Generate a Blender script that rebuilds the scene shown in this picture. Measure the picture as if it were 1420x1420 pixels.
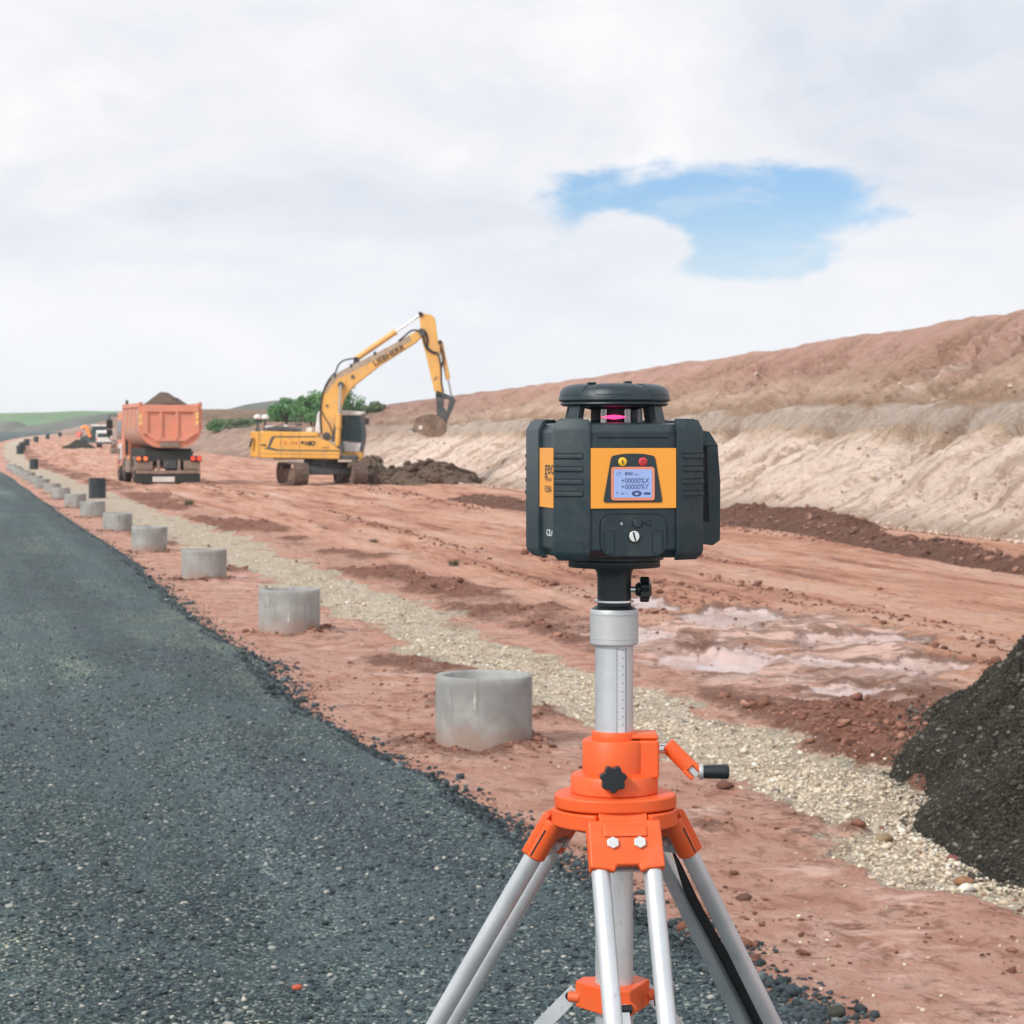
import bpy, bmesh, math, random
import numpy as np
from mathutils import Matrix, Vector, Euler

for _o in list(bpy.data.objects):
    bpy.data.objects.remove(_o)
random.seed(7)
RNG = np.random.default_rng(11)
SC = bpy.context.scene
COL = SC.collection
R = math.radians

# ------------------------------------------------------------------ camera
CAM_H = 1.87
FPX = 3200.0            # focal length in pixels of a 1420 px frame
cam_data = bpy.data.cameras.new("camera")
cam = bpy.data.objects.new("camera", cam_data)
COL.objects.link(cam)
cam.location = (0, 0, CAM_H)
cam.rotation_euler = (R(90), 0, 0)
cam_data.sensor_width = 36.0
cam_data.lens = 36.0 * FPX / 1420.0
cam_data.shift_y = -100.0 / 1420.0
cam_data.clip_start = 0.05
cam_data.clip_end = 9000
cam_data.dof.use_dof = True
cam_data.dof.focus_distance = 2.66
cam_data.dof.aperture_fstop = 30.0
SC.camera = cam
SC.render.resolution_x = 1024
SC.render.resolution_y = 1024
SC.view_settings.view_transform = 'Standard'
SC.view_settings.look = 'None'
SC.view_settings.exposure = 0.0
SC.view_settings.gamma = 1.0
SC.view_settings.use_curve_mapping = False
SC.cycles.use_denoising = True
SC.cycles.max_bounces = 8
SC.cycles.volume_bounces = 0

# ------------------------------------------------------------------ node helpers
class NT:
    def __init__(self, tree):
        self.t = tree
    def n(self, typ, **kw):
        nd = self.t.nodes.new(typ)
        for k, v in kw.items():
            if k.startswith('i_'):
                key = k[2:]
                key = int(key) if key.isdigit() else key.replace('_', ' ')
                self.put(nd.inputs[key], v)
            else:
                setattr(nd, k, v)
        return nd
    def put(self, sock, v):
        if isinstance(v, bpy.types.NodeSocket):
            self.t.links.new(v, sock)
        elif isinstance(v, (tuple, list)) and len(v) == 3 and sock.type == 'RGBA':
            sock.default_value = (*v, 1)
        elif isinstance(v, (int, float)) and sock.type in ('RGBA', 'VECTOR'):
            sock.default_value = (v, v, v, 1) if sock.type == 'RGBA' else (v, v, v)
        else:
            sock.default_value = v
    def math(self, op, a, b=0.0, clamp=False):
        nd = self.t.nodes.new('ShaderNodeMath'); nd.operation = op; nd.use_clamp = clamp
        self.put(nd.inputs[0], a); self.put(nd.inputs[1], b)
        return nd.outputs[0]
    def mix(self, f, a, b, blend='MIX'):
        nd = self.t.nodes.new('ShaderNodeMix'); nd.data_type = 'RGBA'; nd.blend_type = blend
        self.put(nd.inputs[0], f); self.put(nd.inputs[6], a); self.put(nd.inputs[7], b)
        return nd.outputs[2]
    def noise(self, vec, scale, detail=4, rough=0.55, dist=0.0):
        nd = self.t.nodes.new('ShaderNodeTexNoise')
        if vec is not None: self.put(nd.inputs['Vector'], vec)
        self.put(nd.inputs['Scale'], scale); self.put(nd.inputs['Detail'], detail)
        self.put(nd.inputs['Roughness'], rough); self.put(nd.inputs['Distortion'], dist)
        return nd.outputs['Fac']
    def voro(self, vec, scale, feature='F1', rnd=1.0, out='Distance'):
        nd = self.t.nodes.new('ShaderNodeTexVoronoi'); nd.feature = feature
        if vec is not None: self.put(nd.inputs['Vector'], vec)
        self.put(nd.inputs['Scale'], scale); self.put(nd.inputs['Randomness'], rnd)
        return nd.outputs[out]
    def ramp(self, f, stops, interp='LINEAR'):
        nd = self.t.nodes.new('ShaderNodeValToRGB'); cr = nd.color_ramp; cr.interpolation = interp
        while len(cr.elements) < len(stops): cr.elements.new(0.5)
        for e, (p, c) in zip(cr.elements, stops):
            e.position = p
            e.color = (c, c, c, 1) if isinstance(c, (int, float)) else (*c, 1)
        self.put(nd.inputs[0], f)
        return nd.outputs[0]
    def smooth(self, v, a, b):
        nd = self.t.nodes.new('ShaderNodeMapRange'); nd.interpolation_type = 'SMOOTHSTEP'
        self.put(nd.inputs[0], v); self.put(nd.inputs[1], a); self.put(nd.inputs[2], b)
        return nd.outputs[0]
    def mapping(self, vec, scale=(1, 1, 1), rot=(0, 0, 0), loc=(0, 0, 0)):
        nd = self.t.nodes.new('ShaderNodeMapping')
        self.put(nd.inputs['Vector'], vec)
        nd.inputs['Scale'].default_value = scale; nd.inputs['Rotation'].default_value = rot
        nd.inputs['Location'].default_value = loc
        return nd.outputs[0]
    def aniso(self, vec, rotz, scale):
        """turn about z first, then stretch"""
        return self.mapping(self.mapping(vec, (1, 1, 1), (0, 0, rotz)), scale)
    def bump(self, h, strength=0.5, dist=0.01, normal=None):
        nd = self.t.nodes.new('ShaderNodeBump')
        self.put(nd.inputs['Height'], h); nd.inputs['Strength'].default_value = strength
        nd.inputs['Distance'].default_value = dist
        if normal is not None: self.put(nd.inputs['Normal'], normal)
        return nd.outputs[0]

# ------------------------------------------------------------------ world: pale cloud layer with one blue gap
SUN_DIR = Vector((-0.55, -0.60, 0.62)).normalized()
world = bpy.data.worlds.new("World"); SC.world = world; world.use_nodes = True
wt = world.node_tree; wt.nodes.clear(); W = NT(wt)
sky = W.n('ShaderNodeTexSky'); sky.sky_type = 'NISHITA'; sky.sun_disc = False
sky.sun_elevation = math.asin(SUN_DIR.z); sky.sun_rotation = math.atan2(SUN_DIR.x, SUN_DIR.y)
sky.air_density = 1.0; sky.dust_density = 0.3; sky.ozone_density = 3.0
tc = W.n('ShaderNodeTexCoord'); D = tc.outputs['Generated']
sep = W.n('ShaderNodeSeparateXYZ', i_Vector=D)
dx, dy, dz = sep.outputs
# the gap: an ellipse of directions, edges torn by noise
nz = W.noise(W.mapping(D, (1, 1, 2.2)), 26, 6, 0.6, 0.4)
nz2 = W.noise(W.mapping(D, (1, 1, 2.6)), 9, 5, 0.55)
def ell(u0, v0, ru, rv):
    a = W.math('DIVIDE', W.math('SUBTRACT', dx, u0), ru)
    b = W.math('DIVIDE', W.math('SUBTRACT', dz, v0), rv)
    r2 = W.math('ADD', W.math('MULTIPLY', a, a), W.math('MULTIPLY', b, b))
    return W.math('SUBTRACT', 1.0, W.math('SQRT', r2))
wob = W.math('ADD', W.math('MULTIPLY', W.math('SUBTRACT', nz, 0.5), 1.0), W.math('MULTIPLY', W.math('SUBTRACT', nz2, 0.5), 1.0))
gap = W.math('ADD', ell(0.092, 0.0985, 0.077, 0.0235), wob)
gap = W.math('MAXIMUM', gap, W.math('ADD', ell(0.100, 0.083, 0.050, 0.0135), wob))
puff = W.math('ADD', ell(0.050, 0.083, 0.026, 0.0145), W.math('MULTIPLY', wob, 0.9))
gapm = W.math('MULTIPLY', W.math('MULTIPLY', W.smooth(gap, -0.06, 0.32), 0.96), W.math('SUBTRACT', 1.0, W.smooth(puff, -0.14, 0.12)))
front = W.math('MULTIPLY', W.smooth(dy, 0.2, 0.6), W.math('ADD', 0.62, W.math('MULTIPLY', W.smooth(dz, 0.068, 0.108), 0.38)))
gapm = W.math('MULTIPLY', gapm, front)
veil = W.noise(W.mapping(D, (1, 1, 3.0)), 22, 7, 0.65, 0.8)
gapm = W.math('MULTIPLY', gapm, W.math('SUBTRACT', 1.0, W.math('MULTIPLY', W.smooth(veil, 0.50, 0.72), 0.36)))
# scattered thin openings elsewhere in the sky
hi = W.noise(W.mapping(D, (1, 1, 2.0), loc=(3.1, 0.4, 1.7)), 2.4, 6, 0.6)
gapm = W.math('MAXIMUM', gapm, W.math('MULTIPLY', W.smooth(hi, 0.66, 0.85), W.smooth(dz, 0.25, 0.5)))
# cloud brightness: soft layered streaks, brighter overhead
cn = W.noise(W.mapping(D, (1, 1, 1.9), loc=(0.3, 0.0, 0.1)), 5.0, 8, 0.55, 0.6)
cn2 = W.noise(W.mapping(D, (1, 1, 2.2), loc=(5, 2, 1)), 16, 7, 0.6, 0.5)
cf = W.math('ADD', W.math('MULTIPLY', cn, 0.75), W.math('MULTIPLY', cn2, 0.25))
ccol = W.ramp(cf, [(0.32, (0.68, 0.735, 0.84)), (0.43, (0.795, 0.83, 0.90)), (0.54, (0.905, 0.915, 0.955)), (0.66, (1.03, 1.02, 1.02))])
low = W.math('SUBTRACT', 1.0, W.smooth(dz, 0.0, 0.13))
ccol = W.mix(W.math('MULTIPLY', low, 0.75), ccol, (0.95, 0.975, 1.01))
lift = W.math('ADD', 1.0, W.math('MULTIPLY', W.smooth(dz, 0.22, 0.9), 0.12))
bg_c = W.n('ShaderNodeBackground', i_Color=ccol, i_Strength=lift)
skyc = W.mix(1.0, sky.outputs[0], (0.70, 0.83, 1.0), 'MULTIPLY')
bg_s = W.n('ShaderNodeBackground', i_Color=skyc, i_Strength=0.118)
mx = W.n('ShaderNodeMixShader', i_0=gapm)
wt.links.new(bg_c.outputs[0], mx.inputs[1]); wt.links.new(bg_s.outputs[0], mx.inputs[2])
wo = W.n('ShaderNodeOutputWorld'); wt.links.new(mx.outputs[0], wo.inputs[0])

sl = bpy.data.lights.new("sun", 'SUN'); sl.energy = 2.9; sl.angle = R(9); sl.color = (1.0, 0.955, 0.89)
sun = bpy.data.objects.new("sun", sl); COL.objects.link(sun)
sun.rotation_euler = (-SUN_DIR).to_track_quat('-Z', 'Y').to_euler()

# ------------------------------------------------------------------ noise in numpy
_tab = np.random.default_rng(5).random((256, 256))
def vnoise(x, y, seed=0):
    x = np.asarray(x, float) + seed * 17.13; y = np.asarray(y, float) + seed * 7.71
    xi = np.floor(x).astype(int); yi = np.floor(y).astype(int)
    fx = x - xi; fy = y - yi
    fx = fx * fx * fx * (fx * (fx * 6 - 15) + 10); fy = fy * fy * fy * (fy * (fy * 6 - 15) + 10)
    x0 = xi & 255; x1 = (xi + 1) & 255; y0 = yi & 255; y1 = (yi + 1) & 255
    return (_tab[x0, y0] * (1 - fx) + _tab[x1, y0] * fx) * (1 - fy) + (_tab[x0, y1] * (1 - fx) + _tab[x1, y1] * fx) * fy
def fbm(x, y, oct=5, seed=0, gain=0.5):
    a = 1.0; s = 0.0; t = 0.0; f = 1.0
    for k in range(oct):
        s = s + a * (vnoise(np.asarray(x) * f, np.asarray(y) * f, seed + k * 3) - 0.5); t += a; a *= gain; f *= 2.03
    return s / t * 2           # about -1 .. 1
def sstep(v, a, b):
    t = np.clip((v - a) / (b - a), 0, 1); return t * t * (3 - 2 * t)

# ------------------------------------------------------------------ mesh helpers
def tag(o, label=None, cat=None, group=None, kind=None):
    if label: o['label'] = label
    if cat: o['category'] = cat
    if group: o['group'] = group
    if kind: o['kind'] = kind
    return o
def thing(name, label, cat, loc=(0, 0, 0), rz=0.0, group=None):
    o = bpy.data.objects.new(name, None); COL.objects.link(o)
    o.empty_display_size = 0.2
    o.location = loc; o.rotation_euler = (0, 0, rz)
    return tag(o, label, cat, group)
def mesh_np(name, V, F, mat, parent=None, attrs=None, smooth=True):
    me = bpy.data.meshes.new(name)
    V = np.ascontiguousarray(V, dtype=np.float32).reshape(-1, 3); F = np.ascontiguousarray(F, dtype=np.int32)
    k = F.shape[1]
    me.vertices.add(len(V)); me.vertices.foreach_set('co', V.ravel())
    me.loops.add(F.size); me.loops.foreach_set('vertex_index', F.ravel())
    me.polygons.add(len(F)); me.polygons.foreach_set('loop_start', np.arange(0, F.size, k, dtype=np.int32))
    for an, av in (attrs or {}).items():
        av = np.asarray(av, dtype=np.float32)
        if av.ndim == 1:
            me.attributes.new(an, 'FLOAT', 'POINT').data.foreach_set('value', av)
        else:
            a4 = np.ones((len(V), 4), np.float32); a4[:, :av.shape[1]] = av
            me.attributes.new(an, 'FLOAT_COLOR', 'POINT').data.foreach_set('color', a4.ravel())
    me.update(calc_edges=True); me.validate()
    if smooth: me.shade_smooth()
    me.materials.append(mat)
    o = bpy.data.objects.new(name, me); COL.objects.link(o)
    if parent: o.parent = parent
    return o
def grid_faces(nr, nc):
    i = np.arange(nr * nc).reshape(nr, nc)
    return np.stack([i[:-1, :-1].ravel(), i[:-1, 1:].ravel(), i[1:, 1:].ravel(), i[1:, :-1].ravel()], 1)
def grid_mesh(name, X, Y, Z, mat, attrs=None, parent=None):
    nr, nc = X.shape
    i, j = nr // 2, nc // 2
    if (X[i + 1, j] - X[i, j]) * (Y[i, j + 1] - Y[i, j]) - (Y[i + 1, j] - Y[i, j]) * (X[i, j + 1] - X[i, j]) > 0:
        X, Y, Z = X[:, ::-1], Y[:, ::-1], Z[:, ::-1]; attrs = {k: v[:, ::-1] for k, v in (attrs or {}).items()}
    at = {k: (v.ravel() if v.ndim == 2 else v.reshape(-1, v.shape[-1])) for k, v in (attrs or {}).items()}
    return mesh_np(name, np.stack([X, Y, Z], -1).reshape(-1, 3), grid_faces(nr, nc), mat, parent, at)

class MB:
    def __init__(self): self.v = []; self.f = []
    def add(self, vs, fs, M=None):
        b = len(self.v)
        for p in vs:
            p = Vector(p); self.v.append(tuple(M @ p) if M is not None else tuple(p))
        self.f += [tuple(i + b for i in f) for f in fs]; return self
    def box(self, x0, x1, y0, y1, z0, z1, M=None):
        vs = [(x0, y0, z0), (x1, y0, z0), (x1, y1, z0), (x0, y1, z0), (x0, y0, z1), (x1, y0, z1), (x1, y1, z1), (x0, y1, z1)]
        return self.add(vs, [(0, 3, 2, 1), (4, 5, 6, 7), (0, 1, 5, 4), (1, 2, 6, 5), (2, 3, 7, 6), (3, 0, 4, 7)], M)
    def prism(self, poly, y0, y1, M=None):
        """polygon in x,z pushed along y"""
        n = len(poly)
        ar = sum(poly[i][0] * poly[(i + 1) % n][1] - poly[(i + 1) % n][0] * poly[i][1] for i in range(n))
        if ar < 0: poly = poly[::-1]
        vs = [(x, y0, z) for x, z in poly] + [(x, y1, z) for x, z in poly]
        fs = [tuple(range(n)), tuple(range(2 * n - 1, n - 1, -1))]
        fs += [(i, i + n, (i + 1) % n + n, (i + 1) % n) for i in range(n)]
        return self.add(vs, fs, M)
    def slab(self, poly, z0, z1, M=None):
        """polygon in x,y pushed along z"""
        n = len(poly)
        ar = sum(poly[i][0] * poly[(i + 1) % n][1] - poly[(i + 1) % n][0] * poly[i][1] for i in range(n))
        if ar < 0: poly = poly[::-1]
        vs = [(x, y, z0) for x, y in poly] + [(x, y, z1) for x, y in poly]
        fs = [tuple(range(n - 1, -1, -1)), tuple(range(n, 2 * n))]
        fs += [(i, (i + 1) % n, (i + 1) % n + n, i + n) for i in range(n)]
        return self.add(vs, fs, M)
    def lathe(self, prof, seg=32, M=None, closed=False):
        """(r, z) profile from bottom to top, outside of the solid on the outer side; caps when r>0 ends and not closed"""
        n = len(prof); vs = []; fs = []
        for k in range(seg):
            a = 2 * math.pi * k / seg; c, s = math.cos(a), math.sin(a)
            vs += [(r * c, r * s, z) for r, z in prof]
        for k in range(seg):
            k2 = (k + 1) % seg
            for i in range(n if closed else n - 1):
                j = (i + 1) % n
                fs.append((k * n + i, k2 * n + i, k2 * n + j, k * n + j))
        if not closed:
            fs.append(tuple(k * n for k in range(seg - 1, -1, -1)))
            fs.append(tuple(k * n + n - 1 for k in range(seg)))
        return self.add(vs, fs, M)
    def cyl(self, p0, p1, r0, r1=None, seg=20):
        r1 = r0 if r1 is None else r1
        p0 = Vector(p0); p1 = Vector(p1); d = p1 - p0; L = d.length
        M = Matrix.Translation(p0) @ d.to_track_quat('Z', 'Y').to_matrix().to_4x4()
        return self.lathe([(r0, 0), (r1, L)], seg, M)
    def tube(self, path, r, seg=8):
        P = [Vector(p) for p in path]; n = len(P); vs = []; fs = []
        up = Vector((0.13, 0.21, 0.97))
        for i in range(n):
            t = (P[min(i + 1, n - 1)] - P[max(i - 1, 0)]).normalized()
            a = t.cross(up)
            if a.length < 1e-3: a = t.cross(Vector((1, 0, 0)))
            a.normalize(); b = t.cross(a)
            for k in range(seg):
                w = 2 * math.pi * k / seg
                vs.append(P[i] + (a * math.cos(w) + b * math.sin(w)) * r)
        for i in range(n - 1):
            for k in range(seg):
                k2 = (k + 1) % seg
                fs.append((i * seg + k, i * seg + k2, (i + 1) * seg + k2, (i + 1) * seg + k))
        fs.append(tuple(range(seg - 1, -1, -1))); fs.append(tuple((n - 1) * seg + k for k in range(seg)))
        return self.add(vs, fs)
    def build(self, name, mat, parent=None, bevel=0.0, seg=2, smooth=True, angle=38, subsurf=0):
        me = bpy.data.meshes.new(name); me.from_pydata(self.v, [], self.f); me.update()
        bm = bmesh.new(); bm.from_mesh(me); bmesh.ops.recalc_face_normals(bm, faces=bm.faces); bm.to_mesh(me); bm.free()
        if smooth:
            me.shade_smooth(); me.set_sharp_from_angle(angle=R(angle))
        me.materials.append(mat)
        o = bpy.data.objects.new(name, me); COL.objects.link(o)
        if parent: o.parent = parent
        if bevel > 0:
            m = o.modifiers.new('bevel', 'BEVEL'); m.width = bevel; m.segments = seg; m.limit_method = 'ANGLE'
            m.angle_limit = R(35); m.harden_normals = True
        return o
def build_split(m, name, mat, parent=None, **kw):
    """every loose piece of m becomes a part of its own"""
    par = list(range(len(m.v)))
    def find(i):
        while par[i] != i: par[i] = par[par[i]]; i = par[i]
        return i
    for f in m.f:
        r = find(f[0])
        for k in f[1:]: par[find(k)] = r
    groups = {}
    for f in m.f: groups.setdefault(find(f[0]), []).append(f)
    out = []
    for fs in groups.values():
        ids = sorted({k for f in fs for k in f}); ix = {k: n for n, k in enumerate(ids)}
        q = MB(); q.v = [m.v[k] for k in ids]; q.f = [tuple(ix[k] for k in f) for f in fs]
        out.append(q.build(name, mat, parent, **kw))
    return out
def spline(pts, n=24):
    """Catmull-Rom through points"""
    P = [Vector(p) for p in pts]; P = [2 * P[0] - P[1]] + P + [2 * P[-1] - P[-2]]; out = []
    for i in range(1, len(P) - 2):
        for k in range(n):
            t = k / n
            out.append(0.5 * ((2 * P[i]) + (P[i + 1] - P[i - 1]) * t + (2 * P[i - 1] - 5 * P[i] + 4 * P[i + 1] - P[i + 2]) * t * t + (3 * P[i] - P[i - 1] - 3 * P[i + 1] + P[i + 2]) * t ** 3))
    out.append(P[-2]); return out
def text(name, s, size, M, mat, parent, bold=0.0, depth=0.0002, sx=1.0):
    cu = bpy.data.curves.new(name, 'FONT'); cu.body = s; cu.size = size; cu.extrude = depth; cu.offset = bold
    cu.align_x = 'LEFT'; cu.align_y = 'CENTER'; cu.resolution_u = 3
    t = bpy.data.objects.new(name + '_curve', cu); COL.objects.link(t)
    dg = bpy.context.evaluated_depsgraph_get(); dg.update()
    me = bpy.data.meshes.new_from_object(t.evaluated_get(dg)); me.name = name
    bpy.data.objects.remove(t)
    me.transform(M @ Matrix.Diagonal((sx, 1, 1, 1)))
    me.materials.clear(); me.materials.append(mat)
    o = bpy.data.objects.new(name, me); COL.objects.link(o); o.parent = parent
    return o
def frame(origin, xdir, up):
    x = Vector(xdir).normalized(); u = Vector(up); z = x.cross(u).normalized(); u = z.cross(x)
    return Matrix(((x.x, u.x, z.x, origin[0]), (x.y, u.y, z.y, origin[1]), (x.z, u.z, z.z, origin[2]), (0, 0, 0, 1)))
def copy_tree(o, parent=None):
    c = o.copy(); COL.objects.link(c); c.parent = parent
    for ch in [h for h in bpy.data.objects if h.parent == o]: copy_tree(ch, c)
    return c

# ------------------------------------------------------------------ materials
def new_mat(name):
    m = bpy.data.materials.new(name); m.use_nodes = True; t = m.node_tree
    b = t.nodes['Principled BSDF']
    return m, NT(t), b
def paint(name, col, rough=0.4, metal=0.0, var=0.12, dirt=None, dirt_amt=0.0, scale=6.0, bump=0.0, bscale=200.0, spec=0.5, coat=0.0):
    """painted / moulded surface: slight mottling, optional dust of another colour, optional fine texture"""
    m, N, b = new_mat(name)
    c = N.n('ShaderNodeTexCoord').outputs['Object']
    n1 = N.noise(c, scale, 6, 0.6)
    dk = tuple(x * (1 - var) for x in col); lt = tuple(min(1, x * (1 + var)) for x in col)
    colr = N.mix(N.smooth(n1, 0.3, 0.7), dk, lt)
    if dirt:
        n2 = N.noise(c, scale * 2.7, 7, 0.65, 0.3)
        f = N.math('MULTIPLY', N.smooth(n2, 0.42, 0.72), dirt_amt)
        colr = N.mix(f, colr, dirt)
        N.put(b.inputs['Roughness'], N.math('ADD', rough, N.math('MULTIPLY', f, 0.4), True))
    else:
        N.put(b.inputs['Roughness'], N.math('ADD', rough - 0.05, N.math('MULTIPLY', n1, 0.1)))
    N.put(b.inputs['Base Color'], colr)
    b.inputs['Metallic'].default_value = metal
    b.inputs['Specular IOR Level'].default_value = spec
    b.inputs['Coat Weight'].default_value = coat
    if bump > 0:
        N.put(b.inputs['Normal'], N.bump(N.noise(c, bscale, 3, 0.6), bump, 0.001))
    return m
# ================================================================== TERRAIN
# line of the concrete rings: x as a function of y (straight near, bending right far away)
_yg = np.arange(-60, 3200, 1.0)
_sl = np.interp(_yg, [-60, 150, 330, 500, 900, 3200], [-0.2405, -0.2405, -0.20, -0.13, -0.05, 0.0])
_lx = np.concatenate([[0], np.cumsum((_sl[1:] + _sl[:-1]) / 2)])
_lx += -0.173 - np.interp(14.2, _yg, _lx)
def ring_x(y): return np.interp(y, _yg, _lx)
def rise(y):
    r = 0.0085 * np.log1p(np.exp(np.clip((np.asarray(y, float) - 150) / 8.0, -30, 400))) * 8.0
    return np.where(r < 3.0, r, 3.0 + 2.0 * np.tanh((r - 3.0) / 2.0))
def toe_x(y): return np.interp(y, [-20, 10, 42.7, 63, 92, 150, 200, 300, 500, 600, 800], [22, 16, 9.5, 5.7, -0.3, -11.0, -23.7, -48.7, -97, -120, -160])
def top_x(y): return np.interp(y, [-20, 10, 43, 57, 89.8, 144.8, 215, 300, 400, 500, 600, 800], [27, 20.5, 14.6, 12.65, 8.13, -0.43, -12.7, -34.7, -66, -84, -100, -130])
def top_z(y): return np.interp(y, [-20, 150, 215, 300, 400, 600, 1500], [5.05, 5.04, 5.0, 5.2, 7.2, 7.6, 9.0])

PUD = [  # x, y, half width, half depth of the wet places on the haul road
    (2.25, 24.3, 0.66, 1.5), (3.3, 21.6, 0.60, 0.8), (1.75, 19.6, 0.52, 1.1), (2.75, 19.0, 0.62, 0.8), (1.55, 26.6, .40, 1.6), (2.55, 17.3, .35, .45), (3.6, 19.3, .4, .7), (1.25, 22.2, .3, .9)]
COLLAR = [0.014]     # soil banked up round the rings
def ground_fields(x, y):
    """height, strip mask, wet mask, clod mask"""
    q = (x - ring_x(y))
    w1 = fbm(x * 0.45, y * 0.28, 4, 3)
    w2 = fbm(x * 1.6, y * 0.9, 4, 8)
    mid = 1.40 + 0.22 * w1; half = 0.47 + np.clip(0.010 * (y - 14), 0, 0.22) + 0.24 * fbm(x * 0.2 + 9, y * 0.16, 3, 21) + 0.0022 * np.clip(y - 30, 0, 100)
    w3 = fbm(x * 4.5, y * 2.6, 3, 12)
    strip = sstep(half - np.abs(q - mid) + 0.42 * w2 + 0.22 * w3, -0.14, 0.24) * (0.45 + 0.55 * sstep(fbm(x * .9, y * .5, 4, 41) - 0.3 * sstep(20 - y, 0, 8) * 0, -0.60, 0.00))
    wet = np.zeros_like(x)
    nn = fbm(x * 1.3, y * 0.55, 5, 14)
    for px, py, a, b in PUD:
        d = 1 - np.sqrt(((x - px) / a) ** 2 + ((y - py) / b) ** 2)
        wet = np.maximum(wet, sstep(d + 0.85 * nn, -0.12, 0.26))
    wet = wet * sstep(q - 2.2, 0.0, 0.7)
    # churned soil along the right of the strip
    cl = sstep(q + 0.5 * w1, 2.0, 2.35) * (1 - sstep(q + 1.1 * w1, 3.1, 4.0))
    cl = cl * (0.12 + 0.88 * sstep(fbm(x * 0.8, y * 0.30, 4, 33), -0.35, 0.30))
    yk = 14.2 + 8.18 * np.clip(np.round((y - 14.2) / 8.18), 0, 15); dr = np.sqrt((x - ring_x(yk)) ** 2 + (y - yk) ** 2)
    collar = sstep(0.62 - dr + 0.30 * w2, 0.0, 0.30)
    cl = np.maximum(cl, 0.38 * collar)  # banked clod soil, its darker colour also painting contact shade at the rings
    soft = 1 - np.sqrt(((x - 2.35) / 1.75) ** 2 + ((y - 20.8) / 4.6) ** 2)
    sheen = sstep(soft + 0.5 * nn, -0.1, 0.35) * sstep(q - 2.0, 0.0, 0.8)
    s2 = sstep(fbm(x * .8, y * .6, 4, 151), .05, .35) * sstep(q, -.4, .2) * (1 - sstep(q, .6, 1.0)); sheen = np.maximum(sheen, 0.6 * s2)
    cl = np.maximum(cl, 0.55 * sstep(fbm(x * 0.9, y * 0.6, 4, 37), 0.12, 0.4) * (1 - sstep(np.abs(q - 0.55), 0.25, 0.6)))
    nearheap = np.exp(-(((x - 2.05) / 0.55) ** 2 + ((y - 12.4) / 2.0) ** 2))
    cl = np.clip(np.maximum(cl, nearheap * 1.1 * (1 - 0.9 * strip)), 0, 1)
    # ruts along the haul road
    s = (x - toe_x(y))
    road = sstep(q, 3.0, 4.6) * sstep(-s, 0.0, 1.5)
    rn = fbm(s * 1.6 + 0.25 * fbm(x * .2, y * .05, 2, 50), y * 0.045, 4, 52)
    tread = np.sin(y * 14 + 3 * vnoise(x, y * .2, 5)) * sstep(vnoise(s * .9, y * .02, 61), .62, .74) * (y < 60)
    h = rise(y)
    h = h + 0.030 * fbm(x * 0.5, y * 0.4, 4, 1) + 0.012 * fbm(x * 3, y * 3, 3, 2)
    h = h + road * (0.085 * rn * (1 - wet) + 0.012 * tread * (1 - wet) + 0.012 * fbm(x * 6, y * 4, 3, 70))
    rid = 1 - np.abs(fbm(q * 2.4, y * 0.8, 4, 80))
    h = h + cl * (1 - 0.8 * strip) * (0.16 * (rid - 0.6) + 0.085 * fbm(x * 4.5, y * 4.0, 4, 90) + 0.03)
    h = h + COLLAR[0] * collar * (1 + 0.6 * w3)
    h = h - 0.035 * wet - 0.02 * strip + strip * 0.02 * fbm(x * 9, y * 7, 3, 95)
    clay = sstep(q, -1.5, 0.2) * (1 - sstep(q, 0.7, 1.2))
    h = h + clay * (1 - cl) * 0.022 * (np.abs(fbm(x * 2.2, y * 1.5, 4, 97)) - 0.3)
    h = h - 0.12 * sstep(-q, 1.6, 3.0)     # the formation drops below the road stone
    return h, strip, wet, cl, rn * road, s, sheen
def ground_z(x, y): return float(ground_fields(np.array([float(x)]), np.array([float(y)]))[0][0])
def road_edge(y): return -0.60 + 0.20 * fbm(y * 0.11, y * 0 + 7, 3, 2) + 0.16 * fbm(y * 0.55, y * 0 + 3, 4, 5) + 0.09 * fbm(y * 2.3, y * 0 + 1, 3, 9)
def road_z(x, y):
    x = np.asarray(x, float); y = np.asarray(y, float)
    q = x - ring_x(y) - road_edge(y)
    prof = sstep(-q, -0.10, 0.42)
    return rise(y) - 0.05 + 0.23 * prof + 0.035 * prof * fbm(x * .35, y * .25, 3, 6) + 0.016 * fbm(x * 5, y * 5, 3, 4) * (0.4 + prof * (1 - prof) * 4) - 0.006 * np.clip(-q - 3, 0, 20)

rows = [-5.0]
while rows[-1] < 3000:
    y = rows[-1]
    rows.append(y + (0.5 if y < 5 else min(0.0005 * y * y, 0.0085 * y) if y < 400 else 0.03 * y))
rows = np.array(rows)
ks = np.concatenate([np.linspace(-3, -0.6, 10), np.linspace(-0.55, -0.27, 24), np.linspace(-0.265, 0.265, 640), np.linspace(0.27, 0.55, 24), np.linspace(0.6, 3, 10)])
GX = (rows[:, None] + 6) * ks[None, :]; GY = np.repeat(rows[:, None], len(ks), 1)
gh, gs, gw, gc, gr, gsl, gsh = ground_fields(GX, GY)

def earth_colours(N):
    """shared red-earth palette from noise; returns colour, fine height"""
    P = N.n('ShaderNodeNewGeometry').outputs['Position']
    return P

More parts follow.
